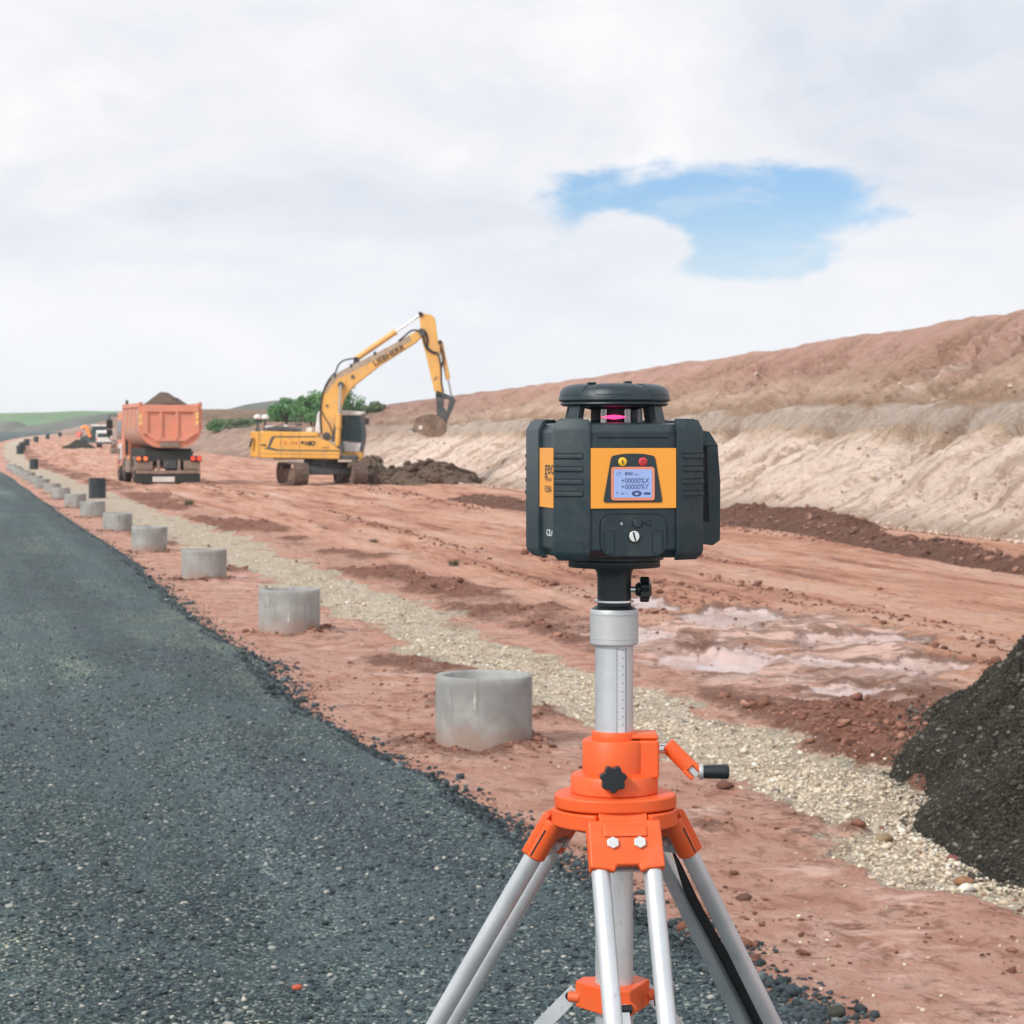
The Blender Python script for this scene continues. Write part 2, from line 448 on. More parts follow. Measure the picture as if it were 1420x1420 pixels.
m_ground, N, B = new_mat('red_earth')
P = N.n('ShaderNodeNewGeometry').outputs['Position']
def attr(N, name): return N.n('ShaderNodeAttribute', attribute_name=name).outputs['Fac']
big = N.noise(P, 0.35, 5, 0.6); midn = N.noise(P, 2.3, 6, 0.62); fine = N.noise(P, 16, 7, 0.7); grit = N.noise(P, 75, 4, 0.7)
st1 = N.noise(N.aniso(P, R(-11.5), (1.0, 0.055, 1)), 1.5, 8, 0.66, 0.35)
st2 = N.noise(N.aniso(P, R(-11.5), (1.0, 0.09, 1)), 6.5, 6, 0.66, 0.5)
streak = N.math('ADD', N.math('MULTIPLY', st1, 0.66), N.math('MULTIPLY', st2, 0.34))
streak = N.math('ADD', N.math('MULTIPLY', N.math('SUBTRACT', streak, 0.5), 1.35), 0.5)
base = N.ramp(midn, [(0.25, (0.44, 0.21, 0.15)), (0.42, (0.58, 0.305, 0.225)), (0.56, (0.66, 0.385, 0.295)), (0.72, (0.72, 0.47, 0.38))])
haul = N.ramp(streak, [(0.28, (0.19, 0.075, 0.046)), (0.39, (0.38, 0.17, 0.108)), (0.47, (0.58, 0.30, 0.20)), (0.56, (0.66, 0.38, 0.27)), (0.70, (0.72, 0.48, 0.38))])
isroad = attr(N, 'haul')
smear = N.noise(N.aniso(P, R(-20), (1.6, 0.8, 1)), 4.2, 8, 0.68, 0.6)
base = N.mix(N.math('MULTIPLY', N.smooth(smear, 0.50, 0.61), 0.66), base, (0.33, 0.145, 0.097))
base = N.mix(N.math('MULTIPLY', N.smooth(smear, 0.45, 0.33), 0.45), base, (0.66, 0.445, 0.355))
col = N.mix(isroad, base, haul)
col = N.mix(N.math('MULTIPLY', N.smooth(fine, 0.57, 0.74), 0.40), col, (0.22, 0.09, 0.06))
col = N.mix(N.math('MULTIPLY', N.smooth(big, 0.5, 0.7), 0.35), col, (0.55, 0.35, 0.28))
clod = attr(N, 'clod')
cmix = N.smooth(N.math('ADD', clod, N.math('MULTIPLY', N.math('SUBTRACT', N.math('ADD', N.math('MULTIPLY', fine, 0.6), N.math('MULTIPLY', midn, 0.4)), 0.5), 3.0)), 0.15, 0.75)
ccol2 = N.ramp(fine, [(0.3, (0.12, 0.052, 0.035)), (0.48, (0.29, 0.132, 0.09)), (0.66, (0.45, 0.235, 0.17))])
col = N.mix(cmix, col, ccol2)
st = attr(N, 'strip')
smx = N.smooth(N.math('ADD', st, N.math('MULTIPLY', N.math('SUBTRACT', fine, 0.5), 1.3)), 0.35, 0.62)
vp = N.n('ShaderNodeTexVoronoi', feature='F1'); N.put(vp.inputs['Vector'], P); vp.inputs['Scale'].default_value = 34
vcol0 = N.ramp(N.n('ShaderNodeSeparateColor', i_Color=vp.outputs['Color']).outputs[0], [(0.0, (0.42, 0.32, 0.225)), (0.4, (0.68, 0.57, 0.43)), (0.75, (0.78, 0.69, 0.55)), (1.0, (0.70, 0.66, 0.57))])
vcol = N.mix(N.smooth(N.noise(P, 5.5, 5, 0.6), 0.42, 0.60), vcol0, (0.80, 0.675, 0.52))
pcol = N.mix(N.math('MULTIPLY', N.smooth(grit, 0.55, 0.75), 0.40), vcol, (0.48, 0.385, 0.28))
pcol = N.mix(N.math('MULTIPLY', N.smooth(midn, 0.5, 0.7), 0.55), pcol, (0.42, 0.265, 0.175))
col = N.mix(smx, col, pcol)
broad = N.noise(N.aniso(P, R(-11.5), (1, 0.30, 1)), 0.42, 6, 0.65, 0.5)
col = N.mix(N.math('MULTIPLY', N.math('MULTIPLY', N.smooth(broad, 0.50, 0.64), isroad), 0.50), col, (0.36, 0.145, 0.092))
col = N.mix(N.math('MULTIPLY', N.math('MULTIPLY', N.smooth(broad, 0.44, 0.32), isroad), 0.45), col, (0.74, 0.52, 0.43))
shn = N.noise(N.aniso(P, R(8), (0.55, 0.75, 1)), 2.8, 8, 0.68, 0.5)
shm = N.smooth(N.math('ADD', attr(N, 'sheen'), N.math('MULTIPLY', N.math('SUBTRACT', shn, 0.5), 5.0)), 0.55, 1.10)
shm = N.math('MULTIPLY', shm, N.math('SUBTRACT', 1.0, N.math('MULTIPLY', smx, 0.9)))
col = N.mix(N.math('MULTIPLY', shm, 0.68), col, (0.62, 0.385, 0.305))  # pale sheen of the wet mud painted into the colour
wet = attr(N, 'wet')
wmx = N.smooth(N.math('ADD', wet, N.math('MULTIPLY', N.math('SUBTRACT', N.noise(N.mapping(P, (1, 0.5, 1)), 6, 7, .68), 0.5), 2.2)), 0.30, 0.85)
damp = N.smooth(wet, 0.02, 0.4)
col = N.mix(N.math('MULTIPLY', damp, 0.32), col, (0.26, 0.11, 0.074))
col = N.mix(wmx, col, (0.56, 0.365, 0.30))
N.put(B.inputs['Base Color'], col)
sheen = N.smooth(N.noise(P, 1.1, 5, 0.6), 0.48, 0.66)
ro = N.math('SUBTRACT', 0.88, N.math('MULTIPLY', N.math('MULTIPLY', sheen, N.math('SUBTRACT', 1.0, cmix)), 0.34))
ro = N.mix(N.math('MULTIPLY', shm, 0.8), ro, 0.30); ro = N.mix(smx, ro, 0.8); ro = N.mix(wmx, ro, 0.10)
N.put(B.inputs['Roughness'], ro); N.put(B.inputs['Specular IOR Level'], N.mix(N.math('MAXIMUM', wmx, N.math('MULTIPLY', shm, 0.8)), 0.16, 0.5))
hgt = N.math('ADD', N.math('ADD', N.math('MULTIPLY', fine, 0.034), N.math('MULTIPLY', N.math('MULTIPLY', smear, N.math('SUBTRACT', 1.0, isroad)), -0.06)), N.math('MULTIPLY', grit, 0.010))
hgt = N.math('ADD', hgt, N.math('MULTIPLY', N.math('MULTIPLY', cmix, N.noise(P, 9, 6, 0.7)), 0.07))
hgt = N.math('ADD', hgt, N.math('MULTIPLY', N.math('MULTIPLY', isroad, streak), 0.16))
hgt = N.math('SUBTRACT', hgt, N.math('MULTIPLY', N.math('MULTIPLY', smx, vp.outputs['Distance']), 0.05))
hgt = N.math('MULTIPLY', hgt, N.math('MULTIPLY', N.math('SUBTRACT', 1.0, N.math('MULTIPLY', wmx, 0.96)), N.math('SUBTRACT', 1.0, N.math('MULTIPLY', shm, 0.65))))
N.put(B.inputs['Normal'], N.bump(N.math('MULTIPLY', hgt, 1.35), 1.0, 1.0))
ghaul = sstep(GX - ring_x(GY), 2.8, 4.4)
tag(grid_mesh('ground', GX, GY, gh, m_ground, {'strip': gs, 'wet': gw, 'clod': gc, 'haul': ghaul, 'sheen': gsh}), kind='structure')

# ------------------------------------------------------------------ road bed of dark crushed stone
qs = np.concatenate([np.linspace(0.55, -1.6, 130), np.linspace(-1.63, -8, 150)[0:], np.linspace(-8.3, -60, 60)])
rr = rows[(rows > -4.9) & (rows < 900)]
RY = np.repeat(rr[:, None], len(qs), 1); RX = ring_x(RY) + road_edge(RY) * 1.0 + qs[None, :] * (1 + 0.0 * RY)
RZ = road_z(RX, RY)
m_road, N, B = new_mat('crushed_stone')
P = N.n('ShaderNodeNewGeometry').outputs['Position']
v1 = N.n('ShaderNodeTexVoronoi', feature='F1'); N.put(v1.inputs['Vector'], P); v1.inputs['Scale'].default_value = 88
v2 = N.n('ShaderNodeTexVoronoi', feature='F1'); N.put(v2.inputs['Vector'], P); v2.inputs['Scale'].default_value = 40
r1 = N.n('ShaderNodeSeparateColor', i_Color=v1.outputs['Color']).outputs[0]
r2 = N.n('ShaderNodeSeparateColor', i_Color=v2.outputs['Color']).outputs[1]
patch = N.noise(N.aniso(P, R(-13.5), (1, 0.25, 1)), 0.62, 6, 0.62, 0.5)
patch2 = N.noise(N.aniso(P, R(-13.5), (1, 0.45, 1)), 2.0, 6, 0.66, 0.6)
stone = N.ramp(r1, [(0.0, (0.010, 0.019, 0.024)), (0.5, (0.036, 0.064, 0.077)), (0.80, (0.068, 0.112, 0.128)), (0.93, (0.155, 0.20, 0.205)), (1.0, (0.42, 0.44, 0.40))])
tint = N.ramp(patch, [(0.34, (0.70, 0.86, 0.95)), (0.48, (1.08, 1.13, 1.12)), (0.62, (2.1, 1.95, 1.65))])
col = N.mix(1.0, stone, tint, 'MULTIPLY')
lanes = N.noise(N.aniso(P, R(-13.5), (1, 0.03, 1)), 1.3, 5, 0.6, 0.2)
col = N.mix(1.0, col, N.ramp(lanes, [(0.34, (0.74, 0.71, 0.67)), (0.5, (1.06, 1.00, 0.93)), (0.64, (1.62, 1.50, 1.34))]), 'MULTIPLY')
big_st = N.math('MULTIPLY', N.smooth(r2, 0.90, 0.97), N.smooth(N.math('SUBTRACT', 0.5, v2.outputs['Distance']), 0.1, 0.25))
col = N.mix(N.math('MULTIPLY', big_st, N.smooth(patch2, 0.38, 0.62)), col, (0.27, 0.29, 0.27))
fines = N.math('MULTIPLY', N.smooth(patch2, 0.45, 0.60), 0.60)
col = N.mix(fines, col, (0.075, 0.115, 0.130))
N.put(B.inputs['Base Color'], col)
B.inputs['Specular IOR Level'].default_value = 0.3
N.put(B.inputs['Roughness'], N.math('SUBTRACT', 0.80, N.math('MULTIPLY', N.smooth(patch, 0.55, 0.35), 0.22)))
hh = N.math('ADD', N.math('MULTIPLY', v1.outputs['Distance'], -0.018), N.math('MULTIPLY', N.math('MULTIPLY', v2.outputs['Distance'], -0.022), 1.0))
hh = N.math('ADD', hh, N.math('MULTIPLY', N.noise(P, 110, 3, 0.6), 0.008))
N.put(B.inputs['Normal'], N.bump(hh, 0.9, 1.0))
tag(grid_mesh('road', RX, RY, RZ, m_road), kind='structure')

# ------------------------------------------------------------------ cut slope on the right
sy = np.concatenate([np.arange(14, 46, 0.35), np.arange(46, 130, 0.22), np.arange(130, 300, 0.8), np.arange(300, 640, 5)])
tt = np.concatenate([np.linspace(-0.10, 1.0, 150), np.linspace(1.006, 1.10, 12), np.array([1.2, 1.5, 2, 3, 5, 9, 16])])
TY, TT = np.meshgrid(sy, tt, indexing='ij')
def warp(t, y):
    return np.interp(t, [-0.1, 0, .40, .44, .56, 1.0, 1.05, 1.2, 2, 20], [-.02, 0, .42, .535, .56, 1.0, 1.02, 1.02, 1.0, 0.9])
X0 = toe_x(TY); X1 = top_x(TY); RUN = X1 - X0
tw = TT + 0.022 * fbm(TY * 0.10, TT * 3, 4, 7) * (TT < 1.0)
fr = warp(tw, TY)
XX = X0 + RUN * np.where(TT <= 1.05, TT, 1.05 + (TT - 1.05)) 
H = top_z(TY) - rise(TY) * 0 
ZZ = rise(TY) * (1 - np.clip(fr, 0, 1)) + fr * H
# scrape marks run diagonally down the face
hgt_ = fr * 9.0
pa = 0.70 * TY - 0.71 * hgt_; qa = 0.71 * TY + 0.70 * hgt_
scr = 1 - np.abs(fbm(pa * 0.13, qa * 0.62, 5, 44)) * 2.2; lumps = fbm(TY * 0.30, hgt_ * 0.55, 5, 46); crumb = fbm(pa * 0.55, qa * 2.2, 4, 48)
amp = sstep(TT, 0.02, 0.15) * (1 - sstep(TT, 1.0, 1.25)) * np.where((fr > .43) & (fr < .535), 0.30, 1.0)
amp = amp * (1 + 0.5 * sstep(fr, .55, .62))
amp = amp * (1 - 0.80 * sstep(TT, 0.86, 0.97))
off = amp * (-0.75 * np.clip(scr, 0, 1) ** 3.5 + 0.26 * lumps + 0.22 * crumb + 0.10 * fbm(TY * 2.6, hgt_ * 3.2, 4, 49))
ZZ = ZZ + 0.55 * off; XX = XX - 0.6 * off
ZZ = ZZ + (TT > 1.0) * 0.10 * fbm(TY * .4, XX * .4, 4, 60)
ZZ[:, 0] -= 0.4
m_slope, N, B = new_mat('cut_slope_soil')
P = N.n('ShaderNodeNewGeometry').outputs['Position']
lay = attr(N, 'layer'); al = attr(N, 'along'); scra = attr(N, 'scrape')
n1 = N.noise(P, 0.55, 6, 0.62); n2 = N.noise(P, 3.2, 6, 0.65)
uv = N.n('ShaderNodeCombineXYZ', i_X=al, i_Y=N.math('MULTIPLY', lay, 9.0)).outputs[0]
dg_ = N.noise(N.aniso(uv, R(46), (0.20, 1.15, 1)), 1.0, 8, 0.64, 0.45)
dg2 = N.noise(N.aniso(uv, R(50), (0.6, 3.0, 1)), 1.0, 6, 0.62, 0.3)
dg3 = N.noise(N.aniso(uv, R(52), (2.2, 7.5, 1)), 1.0, 6, 0.66, 0.4)
spk = N.noise(P, 5.5, 8, 0.72)
l2 = N.math('ADD', lay, N.math('MULTIPLY', N.math('SUBTRACT', n1, 0.5), 0.14))
l2 = N.math('ADD', l2, N.math('MULTIPLY', N.math('SUBTRACT', dg_, 0.5), 0.10))
lc = N.ramp(l2, [(0.0, (0.46, 0.36, 0.29)), (0.08, (0.80, 0.64, 0.54)), (0.36, (0.82, 0.665, 0.565)), (0.425, (0.60, 0.46, 0.34)), (0.455, (0.54, 0.455, 0.39)), (0.53, (0.55, 0.465, 0.40)), (0.57, (0.34, 0.225, 0.15)), (0.65, (0.58, 0.42, 0.325)), (0.75, (0.50, 0.33, 0.26)), (0.86, (0.53, 0.325, 0.265)), (1.0, (0.56, 0.345, 0.285))])
darkst = N.math('MULTIPLY', N.math('MAXIMUM', N.smooth(dg_, 0.51, 0.60), N.math('MULTIPLY', N.smooth(dg2, 0.545, 0.63), 0.9)), N.math('SUBTRACT', 0.85, N.math('MULTIPLY', N.smooth(lay, .42, .44), 0.35)))
col = N.mix(N.math('MULTIPLY', darkst, 0.72), lc, (0.33, 0.215, 0.145))  # brown streaks put the shade of the gouges into the colour
col = N.mix(N.math('MULTIPLY', N.smooth(dg3, 0.54, 0.63), 0.45), col, (0.36, 0.245, 0.17))
col = N.mix(N.math('MULTIPLY', N.smooth(spk, 0.57, 0.70), 0.28), col, (0.30, 0.20, 0.14))
col = N.mix(N.math('MULTIPLY', N.smooth(dg_, 0.42, 0.28), 0.45), col, (0.86, 0.745, 0.66))
col = N.mix(N.math('MULTIPLY', N.smooth(N.math('ADD', scra, N.math('MULTIPLY', N.math('SUBTRACT', spk, 0.5), 0.5)), 0.72, 0.98), 0.50), col, (0.29, 0.185, 0.125))  # gullies darkened in the colour: painted shade along with exposed brown soil
gf = N.smooth(N.math('ADD', N.math('MULTIPLY', N.smooth(al, 185, 300), N.smooth(lay, 0.6, 0.95)), N.math('MULTIPLY', N.math('SUBTRACT', n1, 0.5), 0.8)), 0.45, 0.75)
col = N.mix(gf, col, (0.055, 0.095, 0.04))
pl = N.math('MULTIPLY', N.smooth(al, 150, 190), N.smooth(lay, 0.985, 1.01))
col = N.mix(pl, col, (0.07, 0.12, 0.045))
B.inputs['Specular IOR Level'].default_value = 0.15
far_ = N.smooth(al, 120, 195)
col = N.mix(N.math('MULTIPLY', far_, 0.75), col, N.mix(N.smooth(n1, .4, .6), (0.20, 0.115, 0.083), (0.38, 0.245, 0.19)))
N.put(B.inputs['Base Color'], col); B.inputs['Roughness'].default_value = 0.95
hh = N.math('ADD', N.math('ADD', N.math('MULTIPLY', N.noise(P, 1.6, 8, 0.68), 0.30), N.math('ADD', N.math('MULTIPLY', spk, 0.12), N.math('MULTIPLY', dg3, -0.12))), N.math('MULTIPLY', N.math('ADD', dg_, N.math('MULTIPLY', dg2, 0.5)), -0.55))
N.put(B.inputs['Normal'], N.bump(hh, 0.85, 1.0))
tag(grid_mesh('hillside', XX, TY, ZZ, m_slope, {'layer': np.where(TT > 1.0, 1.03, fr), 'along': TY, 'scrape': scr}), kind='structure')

# ------------------------------------------------------------------ far country beyond the works
def far_hill(name, x0, x1, y, depth, prof, mat, seed):
    xs = np.linspace(x0, x1, 160); ts = np.linspace(0, 1, 26)
    A, T = np.meshgrid(xs, ts, indexing='ij')
    h = np.interp(A, [p[0] for p in prof], [p[1] for p in prof])
    Z = -1 + (h + 1) * np.sin(np.clip(T, 0, 1) * math.pi) ** 0.8 + 0.05 * h * fbm(A * 0.03, T * 4, 4, seed)
    return tag(grid_mesh(name, A, y + depth * T, Z, mat), kind='structure')
def soil_like(name, c1, c2, s):
    m, N, B = new_mat(name)
    P = N.n('ShaderNodeNewGeometry').outputs['Position']
    n = N.noise(N.mapping(P, (1, 0.5, 1)), s, 7, 0.65)
    N.put(B.inputs['Base Color'], N.mix(N.smooth(n, 0.38, 0.64), c1, c2)); B.inputs['Roughness'].default_value = 0.95
    return m
m_field = soil_like('green_field', (0.12, 0.22, 0.10), (0.20, 0.33, 0.15), 0.02)
m_moor = soil_like('far_wooded_land', (0.085, 0.10, 0.085), (0.17, 0.17, 0.145), 0.04)
def hx(px, y): return (px - 710) / FPX * y
def hz(py, y): return CAM_H - (py - 610) / FPX * y
Yf = 900; far_hill('green_field', hx(-260, Yf), hx(330, Yf), Yf - 60, 200, [(hx(-260, Yf), hz(573, Yf)), (hx(0, Yf), hz(571, Yf)), (hx(90, Yf), hz(569, Yf)), (hx(330, Yf), hz(566, Yf))], m_field, 3)
Yf = 740; far_hill('hills', hx(-300, Yf), hx(190, Yf), Yf - 40, 80, [(hx(-300, Yf), hz(578, Yf)), (hx(0, Yf), hz(584, Yf)), (hx(22, Yf), hz(584.5, Yf)), (hx(36, Yf), hz(591, Yf)), (hx(60, Yf), hz(588, Yf)), (hx(100, Yf), hz(579, Yf)), (hx(190, Yf), hz(570, Yf))], m_moor, 5)
Yf = 520; far_hill('wooded_ridge', hx(240, Yf), hx(760, Yf), Yf - 60, 120, [(hx(240, Yf), hz(590, Yf)), (hx(290, Yf), hz(574, Yf)), (hx(345, Yf), hz(560, Yf)), (hx(400, Yf), hz(553, Yf)), (hx(520, Yf), hz(565, Yf)), (hx(760, Yf), hz(600, Yf))], m_moor, 8)

# ------------------------------------------------------------------ loose stones (nobody could count them)
_t = (1 + 5 ** 0.5) / 2
ICO_V = np.array([(-1, _t, 0), (1, _t, 0), (-1, -_t, 0), (1, -_t, 0), (0, -1, _t), (0, 1, _t), (0, -1, -_t), (0, 1, -_t), (_t, 0, -1), (_t, 0, 1), (-_t, 0, -1), (-_t, 0, 1)], float); ICO_V /= np.linalg.norm(ICO_V[0])
ICO_F = np.array([(0, 11, 5), (0, 5, 1), (0, 1, 7), (0, 7, 10), (0, 10, 11), (1, 5, 9), (5, 11, 4), (11, 10, 2), (10, 7, 6), (7, 1, 8), (3, 9, 4), (3, 4, 2), (3, 2, 6), (3, 6, 8), (3, 8, 9), (4, 9, 5), (2, 4, 11), (6, 2, 10), (8, 6, 7), (9, 8, 1)])
def stones(name, x, y, z, size, mat, flat=0.6, jag=0.30, parent=None, sink=0.25, tint=None):
    n = len(x); rng = np.random.default_rng(n + 3)
    v = ICO_V[None] * (1 + jag * (rng.random((n, 12, 1)) * 2 - 1))
    sc = np.stack([size * (0.75 + 0.6 * rng.random(n)), size * (0.75 + 0.6 * rng.random(n)), size * flat * (0.6 + 0.8 * rng.random(n))], 1)
    v = v * sc[:, None, :] * 0.5
    th = rng.random(n) * 6.283; c, s = np.cos(th)[:, None], np.sin(th)[:, None]
    tl = (rng.random(n) - 0.5)[:, None] * 0.7
    vx = v[..., 0] * c - v[..., 1] * s; vy = v[..., 0] * s + v[..., 1] * c; vz = v[..., 2] + tl * v[..., 0]
    V = np.stack([vx + x[:, None], vy + y[:, None], vz + (z + sc[:, 2] * (0.5 - sink))[:, None]], -1)
    F = (ICO_F[None] + (np.arange(n) * 12)[:, None, None]).reshape(-1, 3)
    t = rng.random(n) if tint is None else tint
    return mesh_np(name, V.reshape(-1, 3), F, mat, parent, {'tint': np.repeat(t, 12)}, smooth=False)
def stone_mat(name, stops, rough=0.75, scale=60):
    m, N, B = new_mat(name)
    t = N.n('ShaderNodeAttribute', attribute_name='tint').outputs['Fac']
    P = N.n('ShaderNodeNewGeometry').outputs['Position']
    n = N.noise(P, scale, 5, 0.65)
    f = N.math('ADD', t, N.math('MULTIPLY', N.math('SUBTRACT', n, 0.5), 0.18))
    N.put(B.inputs['Base Color'], N.ramp(f, stops)); B.inputs['Roughness'].default_value = rough
    N.put(B.inputs['Normal'], N.bump(n, 0.4, 0.004))
    return m
m_rs = stone_mat('road_stone', [(0.0, (0.012, 0.019, 0.022)), (0.45, (0.036, 0.058, 0.068)), (0.70, (0.072, 0.105, 0.116)), (0.88, (0.19, 0.215, 0.205)), (0.97, (0.36, 0.36, 0.325)), (1.0, (0.50, 0.48, 0.43))])
m_pb = stone_mat('pale_pebble', [(0.0, (0.16, 0.155, 0.15)), (0.04, (0.27, 0.17, 0.11)), (0.25, (0.47, 0.38, 0.275)), (0.6, (0.62, 0.53, 0.405)), (0.85, (0.72, 0.645, 0.52)), (0.96, (0.74, 0.71, 0.64)), (1.0, (0.78, 0.76, 0.70))])
m_cl = stone_mat('earth_clod', [(0.0, (0.10, 0.042, 0.028)), (0.4, (0.23, 0.10, 0.067)), (0.8, (0.36, 0.18, 0.125)), (1.0, (0.46, 0.25, 0.18))], 0.95, 40)
m_rub = stone_mat('slope_lump', [(0.0, (0.22, 0.14, 0.10)), (0.35, (0.40, 0.29, 0.215)), (0.8, (0.60, 0.49, 0.40)), (1.0, (0.70, 0.58, 0.49))], 0.95, 12)
m_dk = stone_mat('dark_gravel', [(0.0, (0.024, 0.022, 0.016)), (0.5, (0.062, 0.057, 0.043)), (0.85, (0.12, 0.11, 0.085)), (0.96, (0.13, 0.13, 0.11)), (1.0, (0.25, 0.25, 0.22))], 0.85, 50)

def scatter(n, ymin, ymax, qfun, pw=1.9):
    """random spots, denser near; qfun gives the offset from the ring line"""
    u = RNG.random(n); e = 1 - pw
    y = (ymin ** e + u * (ymax ** e - ymin ** e)) ** (1 / e)
    return qfun(n, y) + ring_x(y), y
x, y = scatter(64000, 6.6, 60, lambda n, y: road_edge(y) + 0.10 - 5.6 * RNG.random(n) ** 1.0 * np.clip(0.35 + y / 14, 0, 1.8))
keep = fbm(x * 0.9, y * 0.6, 4, 101) > -0.18 - 0.30 * RNG.random(len(x)); x, y = x[keep], y[keep]
sz = np.clip(0.0045 + 0.0065 * RNG.lognormal(0, 0.55, len(x)), 0.005, 0.035)
tag(stones('road_stones', x, y, road_z(x, y), sz, m_rs, 0.55, 0.32, tint=RNG.beta(1.6, 1.25, len(x))), 'loose dark and pale crushed stones lying over the dark road bed', 'loose stones', kind='stuff')
# crumbled edge: bigger dark lumps on the shoulder and spilled on the red earth
x, y = scatter(15000, 6.6, 75, lambda n, y: road_edge(y) + np.where(RNG.random(n) < 0.90, 0.06 - 0.42 * RNG.random(n), 0.05 + 0.16 * RNG.random(n) ** 2.0))
sz = np.clip(0.007 + 0.008 * RNG.lognormal(0, 0.65, len(x)), 0.006, 0.05)
zz = np.maximum(road_z(x, y), ground_fields(x, y)[0])
tag(stones('edge_stones', x, y, zz, sz, m_rs, 0.7, 0.38, tint=RNG.beta(1.3, 2.6, len(x))), 'crumbled dark stones along the edge of the road bed', 'loose stones', kind='stuff')
# pale pebbles of the strip
x, y = scatter(80000, 6.8, 60, lambda n, y: 1.4 + 1.15 * (RNG.random(n) + RNG.random(n) - 1) * 1.05)
f = ground_fields(x, y); keep = f[1] * (0.55 + 0.6 * fbm(x * 1.1, y * .8, 4, 121)) > 0.12 + 0.75 * RNG.random(len(x)); x, y = x[keep], y[keep]; z = f[0][keep]
sz = np.clip(0.005 + 0.0078 * RNG.lognormal(0, 0.6, len(x)), 0.006, 0.055)
tag(stones('pale_pebbles', x, y, z, sz, m_pb, 0.65, 0.22, tint=np.clip(RNG.normal(0.48, 0.27, len(x)), 0, 1)), 'pale pebbles of the drainage strip beside the concrete rings', 'pebbles', kind='stuff')
# pebbles strayed onto the red earth
x, y = scatter(800, 6.8, 50, lambda n, y: -0.3 + 5.5 * RNG.random(n) ** 1.3)
tag(stones('stray_pebbles', x, y, ground_fields(x, y)[0], np.clip(0.005 + 0.006 * RNG.lognormal(0, 0.6, len(x)), 0.005, 0.03), m_pb, 0.65, 0.22), 'single pale pebbles strewn over the red earth', 'pebbles', kind='stuff')
# clods of red soil
x, y = scatter(22000, 6.8, 90, lambda n, y: 0.3 + 4.6 * RNG.random(n))
f = ground_fields(x, y); keep = f[3] * (1 - 0.5 * f[1]) * (1 - 0.8 * f[6]) > 0.20 + 0.5 * RNG.random(len(x)); x, y = x[keep], y[keep]; z = f[0][keep]
sz = np.clip(0.015 * RNG.lognormal(0, 0.75, len(x)) + 0.006, 0.008, 0.10)
tag(stones('earth_clods', x, y, z, sz, m_cl, 0.66, 0.46, tint=np.clip(RNG.normal(0.45, 0.22, len(x)), 0, 1)), 'lumps of dark red soil churned up beside the pebble strip', 'soil clods', kind='stuff')
x, y = scatter(9000, 6.8, 60, lambda n, y: -0.5 + 9 * RNG.random(n) ** 1.4)
keep = fbm(x * 1.3, y * 0.8, 4, 131) > -0.15 + 0.4 * RNG.random(len(x)); x, y = x[keep], y[keep]
tag(stones('loose_earth', x, y, ground_fields(x, y)[0], np.clip(0.007 * RNG.lognormal(0, 0.8, len(x)) + 0.005, 0.006, 0.08), m_cl, 0.6, 0.45, tint=RNG.random(len(x)) * .5), 'small dark soil crumbs scattered over the haul road', 'soil clods', kind='stuff')

# crumbs lying in the ruts of the haul road, and soil pushed up round the feet of the rings
x, y = scatter(26000, 14, 110, lambda n, y: 3.4 + 11 * RNG.random(n), 1.3)
f = ground_fields(x, y); keep = (f[6] < 0.25) & (f[4] + 0.35 * fbm(x * .5, y * .06, 3, 141) > 0.30) & (f[2] < 0.2) & (f[5] < -0.4); x, y, z = x[keep], y[keep], f[0][keep]
tag(stones('rut_crumbs', x, y, z, np.clip(0.018 * RNG.lognormal(0, 0.7, len(x)) + 0.01 * y / 30, 0.012, 0.14), m_cl, 0.6, 0.45, tint=np.clip(RNG.normal(0.25, 0.2, len(x)), 0, 1)), 'rows of dark soil crumbs along the ruts of the haul road', 'soil clods', kind='stuff')
_k = np.repeat(np.arange(9), 110); _a = RNG.random(len(_k)) * 6.283; _r = 0.30 + 0.16 * RNG.random(len(_k)) ** 2
y = 14.2 + 8.18 * _k; x = ring_x(y) + _r * np.cos(_a); y = y + _r * np.sin(_a)
tag(stones('ring_crumbs', x, y, ground_fields(x, y)[0], np.clip(0.016 * RNG.lognormal(0, 0.7, len(x)) + 0.006, 0.008, 0.07), m_cl, 0.6, 0.45, tint=np.clip(RNG.normal(0.45, 0.2, len(x)), 0, 1)), 'red soil crumbs pushed up around the feet of the concrete rings', 'soil clods', kind='stuff')

# rubble fallen from the cut slope
y = 30 + 110 * RNG.random(5200) ** 1.5; t_ = RNG.random(len(y)) ** 5.0
x = toe_x(y) + (t_ * 0.95 - 0.12) * (top_x(y) - toe_x(y)); fz_ = np.interp(t_ * 0.95 - 0.12, [-.1, 0, .40, .44, .56, 1.0], [0, 0, .42, .535, .56, 1.0]) * top_z(y)
tag(stones('slope_rubble', x, y, fz_ + 0.02, np.clip(0.04 * RNG.lognormal(0, 0.6, len(y)), 0.02, 0.15), m_rub, 0.7, 0.45, tint=np.clip(RNG.normal(0.5, 0.25, len(y)), 0, 1)), 'crumbled lumps lying on and below the pale cut slope', 'rubble', kind='stuff')

